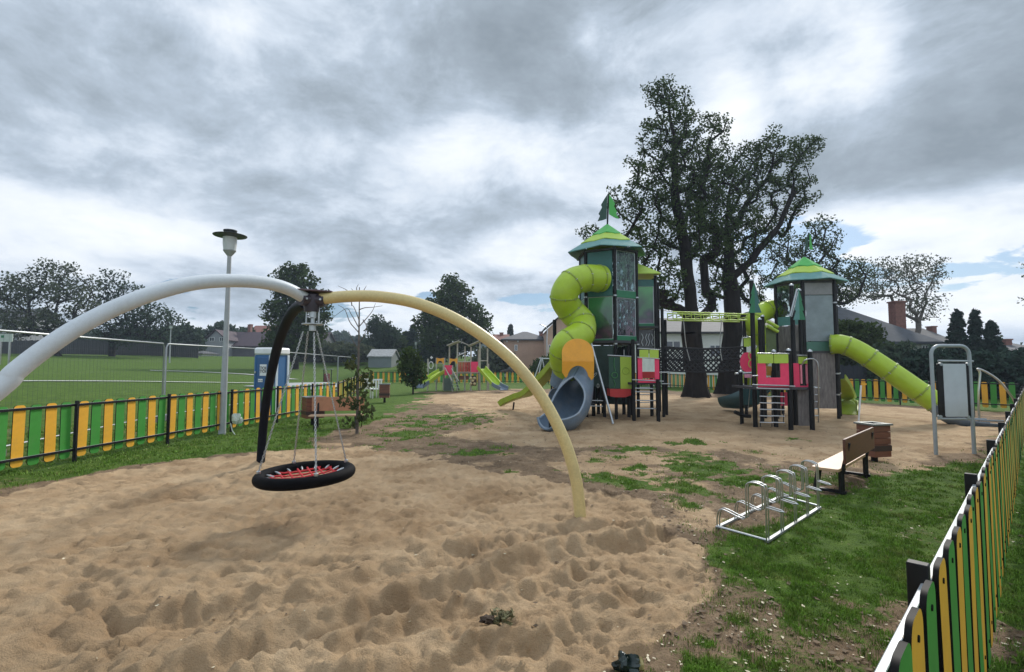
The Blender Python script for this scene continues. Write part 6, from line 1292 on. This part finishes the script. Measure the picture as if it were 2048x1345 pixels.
for P1, nm in (([atd(886, 744, YP-.1), atd(872, 752, YP-.8), atd(856, 764, YP-1.6), atd(848, 769, YP-2.0), atd(839, 776, YP-2.4)], 0), ([atd(962, 738, YP-.1), atd(973, 750, YP-.7), atd(986, 764, YP-1.4), atd(994, 773, YP-1.8), atd(1008, 780, YP-2.4)], 1)):
    Q = catmull(P1, 6); k = len(Q)*2//3; m = MB(); trough(m, Q[:k+1], .52, .20, .04); m.build('slide', LIME, pf); m = MB(); trough(m, Q[k:], .52, .20, .04); m.build('slide_end', GREYP, pf)
m = MB(); s0, s1 = atd(897, 748, YP-1.0), atd(908, 780, YP-1.9)
for dx in (-.02, .30): m.beam(s0+Vector((dx, 0, 0)), s1+Vector((dx, 0, 0)), .04, .12)
m.build('stair_string', M('grey_green_board', (.10, .14, .12), .6), pf)
for k in range(5): a = s0.lerp(s1, (k+.5)/5); m = MB(); m.box(a.x-.02, a.x+.34, a.y-.12, a.y+.12, a.z, a.z+.04); m.build('step', M('pale_green_step', (.30, .38, .25), .6), pf)
flat(888, 903, 757, 782, YP-1.0, 'wall_panel', MATS['grey_green_board'], pf, .03)
for dx, xx in ((0, 890), (1, 903)): bar(xx, 736 if dx == 0 else 738, xx+14, 762, YP-1.0, .03, 'handrail', PW, pf, Y2=YP-1.8)

# distant swing, chairs, sheltered table, parked car, billboard, white box, spinner
Y = 40; t = thing('swing_set', 'distant silver A frame swing between the cream leg and the winding tube', 'swing set', (wx(1085, Y), Y, 0), None)
for a, b in (((1066, 754), (1083, 716)), ((1094, 752), (1084, 716)), ((1076, 748), (1084, 718))): m = MB(); m.tube([atd(a[0], 766 if a[0] != 1076 else 760, Y), atd(*b, Y)], .05, 8); m.build('leg', STEEL, t)
m = MB(); m.tube([atd(1078, 717, Y), atd(1130, 720, Y)], .05, 8); m.build('crossbeam', STEEL, t)
def chair(label, q, yaw):
    fr = Fr(q, yaw); t = thing('garden_chair', label, 'chair', q, 'white plastic chairs'); m = MB(); m.box(-.24, .24, -.22, .22, .42, .46, fr); m.build('seat', WHITEP, t, bevel=.01); m = MB()
    for k in range(4): m.box(-.22+k*.125, -.15+k*.125, .20, .23, .46, .9, fr)
    m.box(-.24, .24, .20, .235, .86, .94, fr); m.build('backrest', WHITEP, t)
    for x in (-.21, .21):
        for y in (-.19, .19): m = MB(); m.box(x-.02, x+.02, y-.02, y+.02, 0, .42, fr); m.build('leg', WHITEP, t)
q = gp(741, 796); chair('white plastic chair left of its twin beside the far red bin', q, radians(150)); q = gp(752, 797); chair('white plastic chair nearest the far red bin', q, radians(210))
Y = 42; x0 = wx(657, Y); z = gz(x0, Y); t = thing('sheltered_bin', 'small dark red bin under a flat roof on the paved court', 'bin shelter', (x0, Y, z)); zt_ = atd(657, 738, Y).z
m = MB(); m.box(x0-.45, x0+.35, Y-.3, Y+.3, zt_-.06, zt_); m.build('roof', M('dull_green_roof', (.15, .2, .17), .7), t)
for x in (-.35, .28): m = MB(); m.box(x0+x-.03, x0+x+.03, Y-.03, Y+.03, z, zt_-.06); m.build('post', BLACK, t)
m = MB(); m.box(x0-.25, x0+.1, Y-.2, Y+.2, z+.05, z+.75); m.build('bin_body', M('dark_red_box', (.15, .03, .03), .6), t, bevel=.02)
def car(label, px0, px1, Y, col):
    xa, xb = wx(px0, Y), wx(px1, Y); L = xb-xa; z = gz((xa+xb)/2, Y); t = thing('parked_car', label, 'car', ((xa+xb)/2, Y, z)); prof = [(0, .35), (.02, .75), (.12, .85), (.25, .92), (.36, 1.32), (.62, 1.38), (.80, .98), (.97, .85), (1, .6), (.99, .32), (.02, .30)]
    m = MB(); m.prism([(x*L, y_) for x, y_ in prof][::-1], (xa, Y+.85, z), (1, 0, 0), (0, 0, 1), 1.65); m.build('body', col, t, bevel=.05)
    m = MB(); m.prism([(.30*L, .95), (.38*L, 1.27), (.60*L, 1.31), (.74*L, .98)], (xa, Y+.015, z), (1, 0, 0), (0, 0, 1), .03); m.build('side_window', DGLASS, t)
    for x in (.2, .8):
        m = MB(); m.tube([(xa+x*L, Y-.0, z+.31), (xa+x*L, Y+.2, z+.31)], .31, 18); wh = m.build('wheel', BLACK, t); m = MB(); m.tube([(xa+x*L, Y-.012, z+.31), (xa+x*L, Y+.05, z+.31)], .19, 14); m.build('rim', STEEL, wh)
car('dark car parked beyond the far fence under the peach house', 1000, 1058, 49, M('black_car_paint', (.012, .014, .018), .2, coat=.5))
Y = 40; t = flat(-8, 26, 668, 684, Y, 'billboard', M('faded_white_board', (.45, .50, .46), .7, var=.12), None, .06); q = atd(9, 668, Y); tag(t, 'small faded white board cut by the left edge of the view', 'billboard'); 
for x in (2, 20): a = atd(x, 684, Y); m = MB(); m.box(a.x-.05, a.x+.05, a.y-.05, a.y+.05, gz(a.x, a.y)-.2, a.z); m.build('post', STEEL, t)
t = flat(2, 8, 671, 676, Y-.04, 'green_mark', GREENP, t, .01)
Y = 38.8; q = atd(1355, 752, Y); t = thing('white_cabinet', 'white box with a round dark door behind the rope bridge', 'cabinet', (q.x, Y, 0)); m = MB(); m.box(q.x-.28, q.x+.28, Y-.25, Y+.25, q.z-1.1, q.z+.45); m.build('body', WHITEP, t, bevel=.02); m = MB(); m.tube([(q.x, Y-.27, q.z), (q.x, Y-.25, q.z)], .17, 20); m.build('round_door', DGLASS, t)
# ------------------------------------------------------------------ air
hm = bpy.data.materials.new('thin_air_haze'); hm.use_nodes = True; t = hm.node_tree; t.nodes.clear(); o = t.nodes.new('ShaderNodeOutputMaterial'); v = t.nodes.new('ShaderNodeVolumePrincipled')
v.inputs['Color'].default_value = (.62, .74, .92, 1); v.inputs['Density'].default_value = .0007; v.inputs['Anisotropy'].default_value = .3; t.links.new(v.outputs[0], o.inputs['Volume'])
m = MB(); m.box(-425, 425, -65, 905, -2, 24); hb = m.build('haze', hm, ang=0); tag(hb, 'thin bluish air between the playground and the far trees', 'haze'); hb['kind'] = 'stuff'
